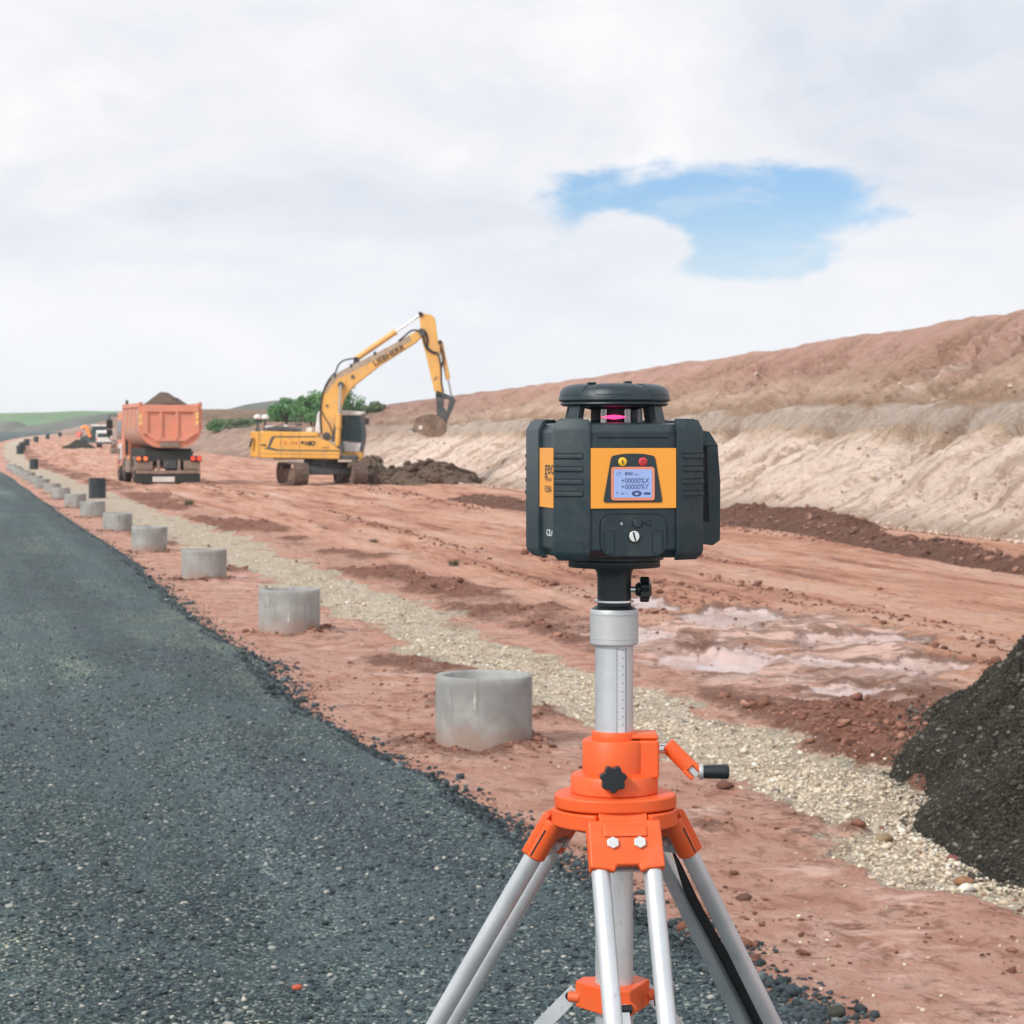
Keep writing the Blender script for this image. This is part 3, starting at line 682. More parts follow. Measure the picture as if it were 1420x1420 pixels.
# ------------------------------------------------------------------ heaps
def heap(name, label, cat, cx, cy, rx, ry, h, mat, seed, n=150, rough=0.10, power=1.0, nst=0, stmat=None, stsize=0.03, group=None, skew=0.0, rz=0.0, stname='heap_stones', sq=2.0):
    g = np.linspace(-1.12, 1.12, n); A, Bb = np.meshgrid(g, g, indexing='ij')
    def hz_(a, b):
        r = (np.abs(a) ** sq + np.abs(b) ** sq) ** (1 / sq) * (1 + (0.16 if sq == 2.0 else 0.20) * fbm(a * 1.7 + 8, b * 2.1 + 2, 4, seed))
        base = h * np.clip(1 - r ** power, -0.2, 1)
        base = np.where(r < 0.25, base - h * 0.12 * (1 - r / 0.25) ** 2, base)
        edge = np.clip(base / (0.3 * h), 0.15, 1)
        return base + edge * rough * h * (fbm(a * rx * 1.4, b * ry * 1.4, 5, seed + 1) + 0.35 * fbm(a * rx * 5, b * ry * 5, 3, seed + 5))
    c, s = math.cos(rz), math.sin(rz)
    Xl, Yl = A * rx, Bb * ry
    WX = cx + Xl * c - Yl * s; WY = cy + Xl * s + Yl * c
    g0 = ground_fields(WX.ravel(), WY.ravel())[0].reshape(WX.shape)
    Zl = hz_(A, Bb)
    z0 = ground_z(cx, cy)
    Z = g0 - z0 + np.where(Zl < 0, Zl * 0.5 - 0.03, Zl)
    o = thing(name, label, cat, (cx, cy, z0), rz, group)
    grid_mesh('mound', Xl, Yl, Z, mat, None, o)
    if nst:
        rng = np.random.default_rng(seed); a = rng.random(nst) * 2.5 - 1.25; b = rng.random(nst) * 2.5 - 1.25
        k = hz_(a, b) > -0.03 * h - 0.05 * h * rng.random(nst) ** 3; a, b = a[k], b[k]
        wx = cx + a * rx * c - b * ry * s; wy = cy + a * rx * s + b * ry * c
        zl = hz_(a, b); zz = ground_fields(wx, wy)[0] - z0 + np.maximum(zl, 0)
        st = stones(stname, a * rx, b * ry, zz, np.clip(stsize * rng.lognormal(0, 0.55, len(a)), stsize * .4, stsize * 5), stmat, 0.75, 0.35, o, 0.3)
        st['kind'] = 'stuff'
    return o
def heap_mat(name, c1, c2, c3, s=5.0, grain=None):
    m, N, B = new_mat(name)
    P = N.n('ShaderNodeNewGeometry').outputs['Position']
    n = N.noise(P, s, 7, 0.68); f = N.noise(P, s * 7, 5, 0.7); v = N.voro(P, grain or s * 6, out='Distance')
    mixf = N.math('ADD', N.math('MULTIPLY', n, 0.5), N.math('MULTIPLY', f, 0.5))
    if grain:
        vc = N.n('ShaderNodeSeparateColor', i_Color=N.voro(P, grain, out='Color')).outputs[0]
        mixf = N.math('ADD', N.math('MULTIPLY', mixf, 0.55), N.math('MULTIPLY', vc, 0.45))
    col = N.ramp(mixf, [(0.33, c1), (0.52, c2), (0.72, c3), (0.86, tuple(x * 1.9 for x in c3))] if grain else [(0.33, c1), (0.52, c2), (0.72, c3)])
    N.put(B.inputs['Base Color'], col); B.inputs['Roughness'].default_value = 0.92; B.inputs['Specular IOR Level'].default_value = 0.2
    N.put(B.inputs['Normal'], N.bump(N.math('SUBTRACT', f, N.math('MULTIPLY', v, 0.9 if grain else 0.6)), 1.0, 0.07 if grain else 0.3 / s))
    return m
m_heap = heap_mat('dark_gravel_heap', (0.028, 0.025, 0.018), (0.068, 0.062, 0.046), (0.135, 0.122, 0.092), 6, 75)
m_soil = heap_mat('dark_soil_heap', (0.13, 0.09, 0.066), (0.24, 0.172, 0.128), (0.35, 0.265, 0.20), 1.2)
m_berm = heap_mat('berm_soil', (0.13, 0.062, 0.044), (0.23, 0.115, 0.082), (0.34, 0.19, 0.14), 1.6)
heap('gravel_heap', 'large heap of dark gravel at the right beside the pebble strip', 'gravel heap', 4.50, 12.4, 2.25, 4.4, 1.85, m_heap, 3, 240, 0.13, 0.95, 76000, m_dk, 0.0095, rz=R(-4), sq=2.7)
heap('soil_heap', 'long low heap of dark grey soil beside the excavator tracks', 'soil heap', -3.6, 98.5, 2.5, 2.0, 0.95, m_soil, 9, 120, 0.22, 1.8, 500, m_soil, 0.16)
heap('soil_heap', 'smaller heap of dark soil right behind the excavator cab', 'soil heap', -6.3, 101, 1.5, 1.6, 1.05, m_soil, 19, 80, 0.22, 1.4, 200, m_soil, 0.16)
heap('gravel_heap', 'far heap of dark stone on the road bed where the strip bends', 'gravel heap', -57.5, 235, 3.2, 6, 1.5, m_heap, 23, 60, 0.12, 1.2)

def berm(name, label, pts, w, h, mat, seed, n_st=900):
    P = spline(pts, 40); n = len(P); m = 34
    o = thing(name, label, 'soil berm', (P[n // 2].x, P[n // 2].y, ground_z(P[n // 2].x, P[n // 2].y)))
    c0 = o.location; V = np.zeros((n, m, 3))
    L = 0
    for i in range(n):
        t = (P[min(i + 1, n - 1)] - P[max(i - 1, 0)]).normalized(); side = Vector((t.y, -t.x, 0))
        e = min(1, i / (n * 0.12), (n - 1 - i) / (n * 0.12)); e = math.sin(max(e, 0) * math.pi / 2)
        for j in range(m):
            u = -1 + 2 * j / (m - 1); p = P[i] + side * u * w
            V[i, j] = (p.x, p.y, max(0, 1 - abs(u) ** 1.5) * h * e - 0.03)
    ru = fbm(V[..., 0] * 1.1, V[..., 1] * 0.9, 5, seed); r2 = fbm(V[..., 0] * 4, V[..., 1] * 3, 4, seed + 4)
    V[..., 2] = np.where(V[..., 2] > 0, V[..., 2] * (1 + 0.75 * ru + 0.35 * r2), V[..., 2])
    gz = ground_fields(V[..., 0].ravel(), V[..., 1].ravel())[0].reshape(n, m)
    V[..., 2] += gz
    V -= np.array(c0)
    grid_mesh('ridge', V[..., 0], V[..., 1], V[..., 2], mat, None, o)
    rng = np.random.default_rng(seed); i = rng.integers(0, n, n_st); j = np.clip(rng.normal(m / 2, m / 4.5, n_st), 0, m - 1).astype(int)
    q = V[i, j] + rng.normal(0, .04, (n_st, 3)) * (1, 1, 0)
    st = stones('soil_lumps', q[:, 0], q[:, 1], q[:, 2], np.clip(0.035 * rng.lognormal(0, .7, n_st), .015, .12), m_bl, 0.75, 0.48, o, 0.3); st['kind'] = 'stuff'
    return o
m_bl = stone_mat('berm_lump', [(0.0, (0.11, 0.055, 0.04)), (0.5, (0.21, 0.108, 0.078)), (1.0, (0.34, 0.19, 0.14))], 0.95, 20)
def gp(px, py): 
    Y = CAM_H * FPX / (py - 610); return ((px - 710) / FPX * Y, Y, 0)
berm('soil_berm', 'long ridge of dark red soil running to the right below the slope', [gp(1010, 728), gp(1120, 742), gp(1240, 762), gp(1340, 778), gp(1440, 792), gp(1600, 815)], 0.55, 0.22, m_berm, 61, 900)
berm('soil_berm', 'short lumpy ridge of dark soil at the foot of the pale slope', [gp(990, 716), gp(1070, 724), gp(1140, 731), gp(1195, 737)], 0.8, 0.34, m_berm, 67, 400)
berm('soil_berm', 'low ridge of churned red earth behind the laser level', [gp(640, 690), gp(720, 702), gp(830, 712), gp(960, 722)], 0.9, 0.22, m_berm, 71, 400)
# ================================================================== BUSHES AND TUFTS
def leaf_mat(name, c1, c2):
    m, N, B = new_mat(name)
    t = N.n('ShaderNodeAttribute', attribute_name='tint').outputs['Fac']
    N.put(B.inputs['Base Color'], N.mix(t, c1, c2)); B.inputs['Roughness'].default_value = 0.6
    return m
m_leaf = leaf_mat('bush_leaf', (0.045, 0.15, 0.05), (0.14, 0.33, 0.10))
m_leaf2 = leaf_mat('dull_leaf', (0.06, 0.105, 0.05), (0.14, 0.20, 0.09))
m_bark = paint('bark', (0.09, 0.07, 0.05), 0.9)
def leaves(name, n, rad, clumps, size, mat, parent, seed):
    rng = np.random.default_rng(seed); cs = []
    for _ in range(clumps):
        a = rng.random() * 6.283; r = rng.random() ** 0.6
        cs.append((math.cos(a) * r * rad[0] * .72, math.sin(a) * r * rad[1] * .72, rad[2] * (0.10 + 0.85 * rng.random() * math.sqrt(max(0.05, 1 - (r * .8) ** 2)))))
    cs = np.array(cs); k = rng.integers(0, clumps, n)
    d = rng.normal(0, 1, (n, 3)); d /= np.linalg.norm(d, axis=1)[:, None]
    cr = np.array([0.30, 0.30, 0.24]) * np.array(rad) * (0.7 + 0.6 * rng.random((clumps, 1)))
    p = cs[k] + d * cr[k] * (rng.random((n, 1)) ** 0.4)
    p[:, 2] = np.maximum(p[:, 2], 0.05)
    u = rng.normal(0, 1, (n, 3)); u /= np.linalg.norm(u, axis=1)[:, None]
    w = np.cross(u, d + 0.4 * rng.normal(0, 1, (n, 3))); w /= np.linalg.norm(w, axis=1)[:, None] + 1e-6
    s = size * (0.6 + 0.8 * rng.random((n, 1)))
    V = np.stack([p - u * s - w * s * .1, p + w * s * .55, p + u * s, p - w * s * .55], 1).reshape(-1, 3)
    F = np.arange(n * 4).reshape(n, 4)
    t = np.clip(0.5 * rng.random(clumps)[k] + 0.5 * rng.random(n), 0, 1)
    return mesh_np(name, V, F, mat, parent, {'tint': np.repeat(t, 4)}, smooth=False)
def slope_top(y, back): 
    return float(top_x(y)) + back, float(y), float(top_z(y)) * 1.01 - 0.05
def bush(label, px, Y, rad, z, seed, mat=None, group='bushes on top of the far slope'):
    X = hx(px, Y)
    o = thing('bush', label, 'bush', (X, Y, z), 0, group)
    leaves('crown', 5200, rad, 26, 0.13, mat or m_leaf, o, seed)
    m = MB(); rng = random.Random(seed)
    for k in range(5):
        a = rng.random() * 6.28; m.cyl((0, 0, -0.3), (math.cos(a) * rad[0] * .4, math.sin(a) * rad[1] * .4, rad[2] * .75), 0.07, 0.02, 7)
    m.build('stem', m_bark, o)
bush('wide bright green bush left of the excavator boom', 432, 212, (2.2, 2.2, 2.6), 3.5, 3)
bush('rounded green bush showing between the boom and the cab', 474, 206, (2.3, 2.0, 3.3), 3.6, 5)
bush('low green bush trailing left on the far slope', 397, 222, (2.0, 1.8, 2.2), 3.6, 7)
bush('small dark green bush right of the cab on the slope edge', 518, 196, (1.2, 1.2, 1.0), 4.0, 9, m_leaf2)
bush('green bush right beside the orange dump truck', 312, 262, (4.0, 2.0, 1.25), 2.9, 11)
bush('olive green bush midway between the truck and the excavator', 352, 255, (4.0, 2.0, 1.1), 3.1, 13, m_leaf2)

m_grass = leaf_mat('weed_blade', (0.055, 0.065, 0.03), (0.13, 0.125, 0.06))
def tuft(label, x, y, r, seed):
    o = thing('weed_tuft', label, 'weed', (x, y, ground_z(x, y)), 0, 'weed tufts on the haul road')
    rng = np.random.default_rng(seed); n = 160
    a = rng.random(n) * 6.283; rr_ = rng.random(n) ** .7 * r * .5; b = np.stack([np.cos(a) * rr_, np.sin(a) * rr_, np.zeros(n)], 1)
    h = r * (0.25 + .45 * rng.random(n)); ln = rng.normal(0, .55, (n, 2)) * h[:, None]
    t = b + np.concatenate([ln, h[:, None]], 1); w = np.stack([-np.sin(a), np.cos(a), a * 0], 1) * r * .035
    V = np.stack([b - w, b + w, t], 1).reshape(-1, 3)
    mesh_np('blades', V, np.arange(n * 3).reshape(n, 3), m_grass, o, {'tint': np.repeat(rng.random(n), 3)}, smooth=False)
tuft('dark weed tuft lying on the haul road left of the laser level', *gp(629, 783)[:2], 0.17, 2)
tuft('small weed tuft nearer the second concrete ring', *gp(518, 752)[:2], 0.15, 4)
tuft('weed tuft on red earth in front of the dump truck', *gp(262, 702)[:2], 0.3, 6)

# ================================================================== CONCRETE RINGS
m_conc, N, B = new_mat('ring_concrete')
oc = N.n('ShaderNodeTexCoord').outputs['Object']
oi = N.n('ShaderNodeObjectInfo').outputs['Random']
ofs = N.n('ShaderNodeVectorMath', operation='ADD'); N.put(ofs.inputs[0], oc)
cmb = N.n('ShaderNodeCombineXYZ', i_X=N.math('MULTIPLY', oi, 37.0), i_Y=N.math('MULTIPLY', oi, 11.0)); N.put(ofs.inputs[1], cmb.outputs[0])
V_ = ofs.outputs[0]
zc = N.n('ShaderNodeSeparateXYZ', i_Vector=oc).outputs[2]
n1 = N.noise(V_, 4, 6, 0.6); n2 = N.noise(V_, 28, 6, 0.7); run = N.noise(N.mapping(V_, (14, 14, 0.9)), 1.3, 4, 0.6)
col = N.mix(N.smooth(n1, 0.3, 0.7), (0.25, 0.255, 0.245), (0.38, 0.385, 0.37))
col = N.mix(N.math('MULTIPLY', N.smooth(run, 0.55, 0.72), 0.7), col, (0.20, 0.20, 0.19))
col = N.mix(N.math('MULTIPLY', N.smooth(n2, 0.62, 0.78), 0.5), col, (0.16, 0.16, 0.155))
col = N.mix(N.math('MULTIPLY', N.smooth(oi, 0.4, 1.0), 0.35), col, (0.33, 0.30, 0.255))
mudl = N.math('ADD', zc, N.math('MULTIPLY', N.math('SUBTRACT', n1, 0.5), 0.30))
mudl = N.math('ADD', mudl, N.math('MULTIPLY', N.math('SUBTRACT', run, 0.5), 0.10))
mud = N.math('SUBTRACT', 1.0, N.smooth(mudl, 0.03, 0.22))
col = N.mix(N.math('MULTIPLY', mud, 0.62), col, (0.36, 0.21, 0.15))
N.put(B.inputs['Base Color'], col); B.inputs['Roughness'].default_value = 0.85
N.put(B.inputs['Normal'], N.bump(N.math('ADD', N.math('MULTIPLY', n2, 0.4), n1), 0.35, 0.012))
m_chip = paint('fresh_chip', (0.62, 0.60, 0.55), 0.9)
def ring_mesh():
    m = MB(); seg = 72; ro, ri, h = 0.298, 0.248, 0.455
    prof = [(ri, -0.06), (ro, -0.06)] + [(ro, h * k / 10) for k in range(0, 10)] + [(ro, h - 0.008), (ro - 0.008, h), (ri + 0.008, h), (ri, h - 0.008)]
    m.lathe(prof, seg, None, True); return m
ring0 = ring_mesh().build('concrete_ring', m_conc, None, 0, angle=50)
ordn = ['nearest', 'second nearest', 'third nearest', 'fourth nearest', 'fifth nearest', 'sixth nearest', 'seventh nearest', 'eighth nearest', 'ninth nearest', 'tenth nearest', 'eleventh nearest', 'twelfth nearest', 'thirteenth nearest', 'fourteenth nearest', 'fifteenth nearest', 'sixteenth nearest']
extra = {0: 'largest grey concrete ring, behind the tripod, open top and muddy base', 1: 'pale streaked concrete ring between the largest ring and the pebble strip bend'}
COLLAR[0] = 0.0
for i in range(16):
    y = 14.2 + 8.18 * i; x = float(ring_x(y)) + [0, -0.02, 0.03, -0.02, 0.02, 0][i % 6]
    o = ring0 if i == 0 else ring0.copy()
    if i: COL.objects.link(o)
    o.location = (x, y, float(rise(y)) - 0.028 - 0.05 * (i > 1) * RNG.random()); o.rotation_euler = (R(RNG.uniform(-2.2, 2.2)) * (i > 1), R(RNG.uniform(-2.2, 2.2)) * (i > 1), RNG.uniform(0, 6.28))
    tag(o, extra.get(i, f'grey concrete ring standing on red earth, {ordn[i]} in the row beside the road'), 'concrete ring', 'concrete rings in a row beside the road')
COLLAR[0] = 0.014
# chipped streaks on the two nearest rings
def chip(px, py, Y, cx, w, h, seed, ring):
    m = MB(); rng = random.Random(seed); ang = math.atan2((px - cx) / FPX * Y / 0.2985, 1); n = 9
    zc_ = CAM_H - (py - 610) / FPX * Y; poly = []
    for k in range(n + 1):
        t = k / n; a = w * (0.35 + 0.65 * math.sin(t * math.pi)) * (0.3 + 1.3 * rng.random()); poly.append((a, t))
    poly2 = [(-a * (0.5 + rng.random()), t) for a, t in reversed(poly[1:-1])]
    pts = [(x_, zc_ + (t - 0.5) * h) for x_, t in poly + poly2]
    xx = (px - cx) / FPX * Y; yy = math.sqrt(max(0.0, 0.298 ** 2 - xx * xx))
    Mx = ring.matrix_basis
    wm = MB(); wm.prism([(ring.location.x + xx + p, z) for p, z in pts], ring.location.y - yy - 0.0012, ring.location.y - yy + 0.004)
    inv = Mx.inverted(); wm.v = [tuple(inv @ Vector(v)) for v in wm.v]
    o = wm.build('chip_mark', m_chip, ring)
rings = [o for o in bpy.data.objects if o.name.startswith('concrete_ring')]
rings.sort(key=lambda o: o.location.y)
chip(659, 972, 13.9, 671, 0.004, 0.11, 2, rings[0]); chip(404, 856, 22.1, 401, 0.006, 0.11, 3, rings[1]); chip(374, 834, 22.1, 401, 0.007, 0.09, 4, rings[1])

# ================================================================== DARK PLASTIC SHAFTS along the strip
m_plast = paint('dark_plastic', (0.018, 0.036, 0.047), 0.45, var=0.2, dirt=(0.16, 0.10, 0.075), dirt_amt=0.35, scale=3)
def shaft():
    m = MB(); prof = [(0.245, -0.05)]; h = 0.66
    for k in range(8):
        z = h * k / 8; prof += [(0.268, z + 0.008), (0.282, z + 0.022), (0.282, z + 0.055), (0.268, z + 0.068)]
    prof += [(0.275, h), (0.245, h)]
    m.lathe(prof, 48, None, True); return m.build('drain_shaft', m_plast, None, 0, angle=40)
sh0 = shaft()
for i, (px, Y, lab) in enumerate([(135, 74.8, 'dark plastic drain shaft in front of the dump truck'), (47, 146, 'dark plastic drain shaft second along the pale strip'),
        (28, 214, 'dark shaft, nearer of a close pair at the left edge'), (31, 236, 'dark shaft, farther of a close pair at the left edge'), (37, 282, 'small dark shaft just right of the far dark stone heap'),
        (50, 330, 'tiny dark shaft where the pale strip bends right'), (66, 385, 'tiny dark shaft past the bend of the pale strip'), (83, 440, 'tiny dark shaft left of the far dark machine'), (104, 500, 'farthest tiny dark shaft, directly behind the far machine')]):
    o = sh0 if i == 0 else sh0.copy()
    if i: COL.objects.link(o)
    x = hx(px, Y); o.location = (x, Y, ground_z(x, Y)); o.rotation_euler = (0, 0, i * 1.1); k = 1.0 if i < 2 else 1.25; o.scale = (k, k, k)
    tag(o, lab, 'drain shaft', 'dark drain shafts along the strip')

# ================================================================== EXCAVATOR
EY = 97.3; ES = EY / FPX
EGX = hx(445, EY)
m_yel = paint('machine_yellow', (0.78, 0.41, 0.075), 0.42, var=0.06, dirt=(0.42, 0.27, 0.17), dirt_amt=0.45, scale=0.9)
m_yel2 = paint('boom_yellow', (0.76, 0.42, 0.11), 0.45, var=0.07, dirt=(0.45, 0.31, 0.21), dirt_amt=0.5, scale=0.8)
m_grey = paint('machine_grey', (0.05, 0.065, 0.075), 0.5, dirt=(0.28, 0.2, 0.15), dirt_amt=0.4, scale=2)
m_blk = paint('black_rubber', (0.015, 0.017, 0.018), 0.6, dirt=(0.2, 0.14, 0.1), dirt_amt=0.35, scale=3)
m_wht = paint('white_paint', (0.74, 0.73, 0.71), 0.4, dirt=(0.42, 0.33, 0.27), dirt_amt=0.4, scale=1.5)
m_steel = paint('rod_steel', (0.62, 0.63, 0.64), 0.22, 0.9, var=0.05)
m_trk = paint('muddy_track_steel', (0.15, 0.115, 0.095), 0.75, 0.15, var=0.3, dirt=(0.32, 0.215, 0.165), dirt_amt=0.85, scale=2.2)
m_muds = paint('muddy_steel', (0.17, 0.115, 0.085), 0.8, var=0.3, dirt=(0.33, 0.235, 0.175), dirt_amt=0.7, scale=2)
m_red = paint('red_print', (0.55, 0.12, 0.05), 0.5)
m_glass, N, B = new_mat('cab_glass')
B.inputs['Base Color'].default_value = (0.022, 0.050, 0.052, 1); B.inputs['Roughness'].default_value = 0.06; B.inputs['Specular IOR Level'].default_value = 0.35
B.inputs['Alpha'].default_value = 0.90
exc = thing('excavator', 'yellow tracked excavator with raised boom and hanging bucket beside the pale slope', 'excavator', (EGX, EY, ground_z(EGX, EY)))
def E(px, py): return ((px - 445) * ES, (672 - py) * ES)
def EP(L): return [E(*p) for p in L]
# undercarriage: tracks run towards the viewer, turned a little to the right
ca = R(16.5); UM = Matrix.Rotation(ca, 4, 'Z')      # local +y of undercarriage away from viewer
def track(cx):
    Lh, r, w = 1.55, 0.43, 0.62; N_ = 48; per = 4 * Lh + 2 * math.pi * r; m = MB()
    for k in range(N_):
        s = per * k / N_
        if s < 2 * Lh: c = (-Lh + s, 2 * r); ang = 0
        elif s < 2 * Lh + math.pi * r: a = (s - 2 * Lh) / r; c = (Lh + r * math.sin(a), r + r * math.cos(a)); ang = -a
        elif s < 4 * Lh + math.pi * r: c = (Lh - (s - 2 * Lh - math.pi * r), 0); ang = math.pi
        else: a = (s - 4 * Lh - math.pi * r) / r; c = (-Lh - r * math.sin(a), r - r * math.cos(a)); ang = math.pi - a
        M = Matrix.Translation((cx, c[0], c[1] + 0.06)) @ Matrix.Rotation(ang, 4, 'X')
        m.box(-w / 2, w / 2, -0.082, 0.082, -0.035, 0.0, M); m.box(-w / 2, w / 2, -0.014, 0.014, 0.0, 0.03, M); m.box(-w / 2, w / 2, 0.05, 0.07, 0.0, 0.02, M)
    t = m.build('track', m_trk, exc); t.location = (0.02, 0, 0); t.rotation_euler = (0, 0, ca)
    f = MB(); f.box(cx - 0.17, cx + 0.17, -1.5, 1.5, 0.22, 0.70)
    f.build('track_frame', m_muds, t, 0.06)
    for sy_, nm in ((-1, 'idler_wheel'), (1, 'sprocket')):
        g = MB(); g.cyl((cx - 0.20, sy_ * Lh, 0.49), (cx + 0.20, sy_ * Lh, 0.49), 0.36, None, 24); g.cyl((cx - 0.25, sy_ * Lh, 0.49), (cx + 0.25, sy_ * Lh, 0.49), 0.14, None, 16)
        g.build(nm, m_muds, t)
    g = MB()
    for k in range(7): g.cyl((cx - 0.2, -1.2 + 0.4 * k, 0.19), (cx + 0.2, -1.2 + 0.4 * k, 0.19), 0.115, None, 14)
    g.build('rollers', m_muds, t)
    return t
track(-1.24); track(1.24)
m = MB(); m.box(-0.75, 0.75, -0.75, 0.75, 0.52, 0.86, UM); m.box(-1.1, 1.1, -0.85, -0.45, 0.44, 0.72, UM); m.box(-1.1, 1.1, 0.45, 0.85, 0.44, 0.72, UM)
m.build('car_body', m_grey, exc, 0.06)
m = MB(); m.lathe([(0.72, 0.80), (0.72, 1.10)], 40); m.lathe([(0.62, 0.78), (0.62, 0.82)], 40); m.build('slew_ring', m_grey, exc, 0.02)
m = MB(); m.box(-1.9, 1.55, -1.1, 1.1, 1.08, 1.24); m.build('main_frame', m_grey, exc, 0.03)
# upper house: right side panels towards the viewer
z0, z1 = E(0, 634)[1], E(0, 600)[1]
side = EP([(368, 634.5), (474, 636), (474, 624), (458, 612), (444, 606.5), (444, 599.5), (367, 597.5), (361, 599), (361, 633)])
m = MB(); m.prism(side, -1.22, -0.42); m.build('engine_housing', m_yel, exc, 0.05, 3)
m = MB(); m.prism(EP([(366, 634.5), (440, 634.5), (440, 598.5), (366, 598.5)]), -0.40, 1.22); m.build('engine_cover', m_yel, exc, 0.05, 3)
# counterweight, rounded in plan
pl_ = []
xa, xb = E(348, 0)[0], E(363, 0)[0]
for k in range(17):
    t = -1 + 2 * k / 16; pl_.append((xa + (xb - xa) * 0.85 * abs(t) ** 2.6, t * 1.25))
pl_ += [(xb, 1.25), (xb, -1.25)]
m = MB(); m.slab(pl_, E(0, 633)[1], E(0, 598)[1]); m.build('counterweight', m_yel, exc, 0.07, 3)
m = MB(); m.prism(EP([(349.5, 620), (352, 620), (355.5, 607), (353, 607)]), -1.24, -1.06); m.build('warning_mark', m_blk, exc)
m = MB(); m.prism(EP([(366.5, 598), (417, 598), (414, 593), (388, 590.5), (372, 592)]), -0.9, 0.9); m.build('hood', m_grey, exc, 0.05)
m = MB(); m.box(E(370, 0)[0], E(382, 0)[0], -0.8, -0.2, E(0, 593.5)[1], E(0, 590)[1]); m.box(E(396, 0)[0], E(402, 0)[0], -0.8, -0.3, E(0, 592)[1], E(0, 587.5)[1]); m.box(E(427, 0)[0], E(435, 0)[0], -0.8, -0.3, E(0, 599)[1], E(0, 592.5)[1])
build_split(m, 'hood_cover', m_wht, exc, bevel=0.03)
# decorative band and seams on the side
m = MB(); y0, y1 = -1.226, -1.20
m.prism(EP([(370.5, 620.5), (375, 620.5), (380, 607), (383, 604.4), (442, 604.4), (442, 606), (384.5, 606.3), (378.5, 619.6), (390, 622.8), (473, 623.8), (473, 625.6), (388, 624.6), (372, 622)]), y0, y1)
m.build('side_band', m_grey, exc)
m = MB()
for px_ in (364.5, 393.5, 419): m.prism(EP([(px_, 633.5), (px_ + 0.55, 633.5), (px_ + 0.55, 599), (px_, 599)]), -1.2235, -1.2)
m.prism(EP([(361, 628.3), (474, 629.4), (474, 630.0), (361, 628.9)]), -1.2235, -1.2)
m.build('panel_seams', m_muds, exc)
m = MB(); m.prism(EP([(375, 618.5), (365.5, 617.5), (366, 616), (372, 615)]), -1.2245, -1.2); m.build('latch', m_blk, exc)
def etext(name, s, px, py, size, mat, sx, bold, ang=0.0, y=-1.2275, parent=None):
    u, z = E(px, py); M = frame((u, y, z), (math.cos(ang), 0, math.sin(ang)), (-math.sin(ang), 0, math.cos(ang)))
    return text(name, s, size, M, mat, parent or exc, bold, 0.002, sx)
etext('model_number', '918D', 421, 614.6, 0.235, m_blk, 1.15, 0.014)
etext('red_lettering', 'R . 918', 398, 614.2, 0.19, m_red, 1.0, 0.003)
etext('small_lettering', 'LITRONIC', 449, 620.5, 0.10, m_muds, 0.75, 0.0)
m = MB(); m.prism(EP([(391.5, 614), (393.5, 612.2), (395, 614), (393.5, 616)]), -1.2275, -1.2); m.build('red_mark', m_red, exc)
# GNSS domes on the counterweight
for k, (px_, yy) in enumerate(((360, -0.75), (369, -0.35))):
    u, zb = E(px_, 598); b = MB(); b.cyl((u, yy, zb - 0.05), (u, yy, E(0, 581)[1]), 0.055, 0.05, 12); b.box(u - .09, u + .09, yy - .09, yy + .09, zb - 0.02, zb + 0.14)
    mast = b.build('receiver_mast', m_grey, exc)
    d = MB(); zd = E(0, 581)[1]; d.lathe([(0.10, zd), (0.165, zd + 0.03), (0.17, zd + 0.09), (0.14, zd + 0.15), (0.07, zd + 0.19), (0.01, zd + 0.20)], 24, Matrix.Translation((u, yy, 0)))
    d.build('receiver_dome', m_wht, mast)
# cab on the far side
cabp = EP([(472, 637), (501, 637.5), (504.5, 617), (505, 598), (502, 577), (498.5, 572.5), (474, 572), (472, 575)])
m = MB(); m.prism(EP([(474, 637), (500.5, 637.5), (503, 626), (474, 626)]), 0.28, 1.22); m.build('cab_base', m_yel, exc, 0.03)
m = MB(); m.prism(EP([(474.5, 626), (501.5, 626), (502.5, 613), (474.5, 609)]), 0.281, 1.22); m.build('cab_door', m_wht, exc, 0.02)
m = MB(); m.prism(EP([(474.5, 609), (502.5, 613), (503, 598), (499.5, 578), (497.5, 575.5), (474.5, 575.5)]), 0.30, 1.20); m.build('cab_window', m_glass, exc, 0.01)
m = MB()
m.prism(EP([(497, 626), (501.5, 627), (505.2, 611), (505.4, 596), (502.5, 577), (499, 574), (495, 574), (499, 580), (501.3, 596), (500.8, 611)]), 0.27, 1.23)
m.prism(EP([(472.5, 636), (475, 636), (475, 574), (472.5, 574)]), 0.27, 1.23)
m.prism(EP([(475, 611.5), (501, 614.5), (501, 612), (475, 608.5)]), 0.272, 0.32)
m.build('cab_pillars', m_grey, exc, 0.02)
m = MB(); m.prism(EP([(471, 575.5), (499.5, 575.5), (505, 573), (504.5, 570.5), (497, 570), (472, 568)]), 0.22, 1.26); m.build('cab_roof', m_wht, exc, 0.04)
m = MB(); m.prism(EP([(478, 610), (485, 610), (486, 596), (483, 590), (479, 592)]), 0.55, 0.95); m.build('driver_seat', m_blk, exc, 0.04)
m = MB(); u, z = E(508, 584); m.tube(spline([(E(503, 578)[0], 0.4, E(503, 578)[1]), (E(506, 578)[0], 0.38, E(506, 579)[1]), (u, 0.36, z + .05)], 6), 0.02, 6); m.box(u - 0.1, u + 0.1, 0.28, 0.36, z - 0.13, z + 0.13); m.build('mirror', m_blk, exc, 0.03)
m = MB(); m.prism(EP([(437, 601), (446, 601), (446, 572), (442.5, 569), (440, 575)]), -0.15, 0.1); m.build('exhaust_guard', m_wht, exc, 0.04)
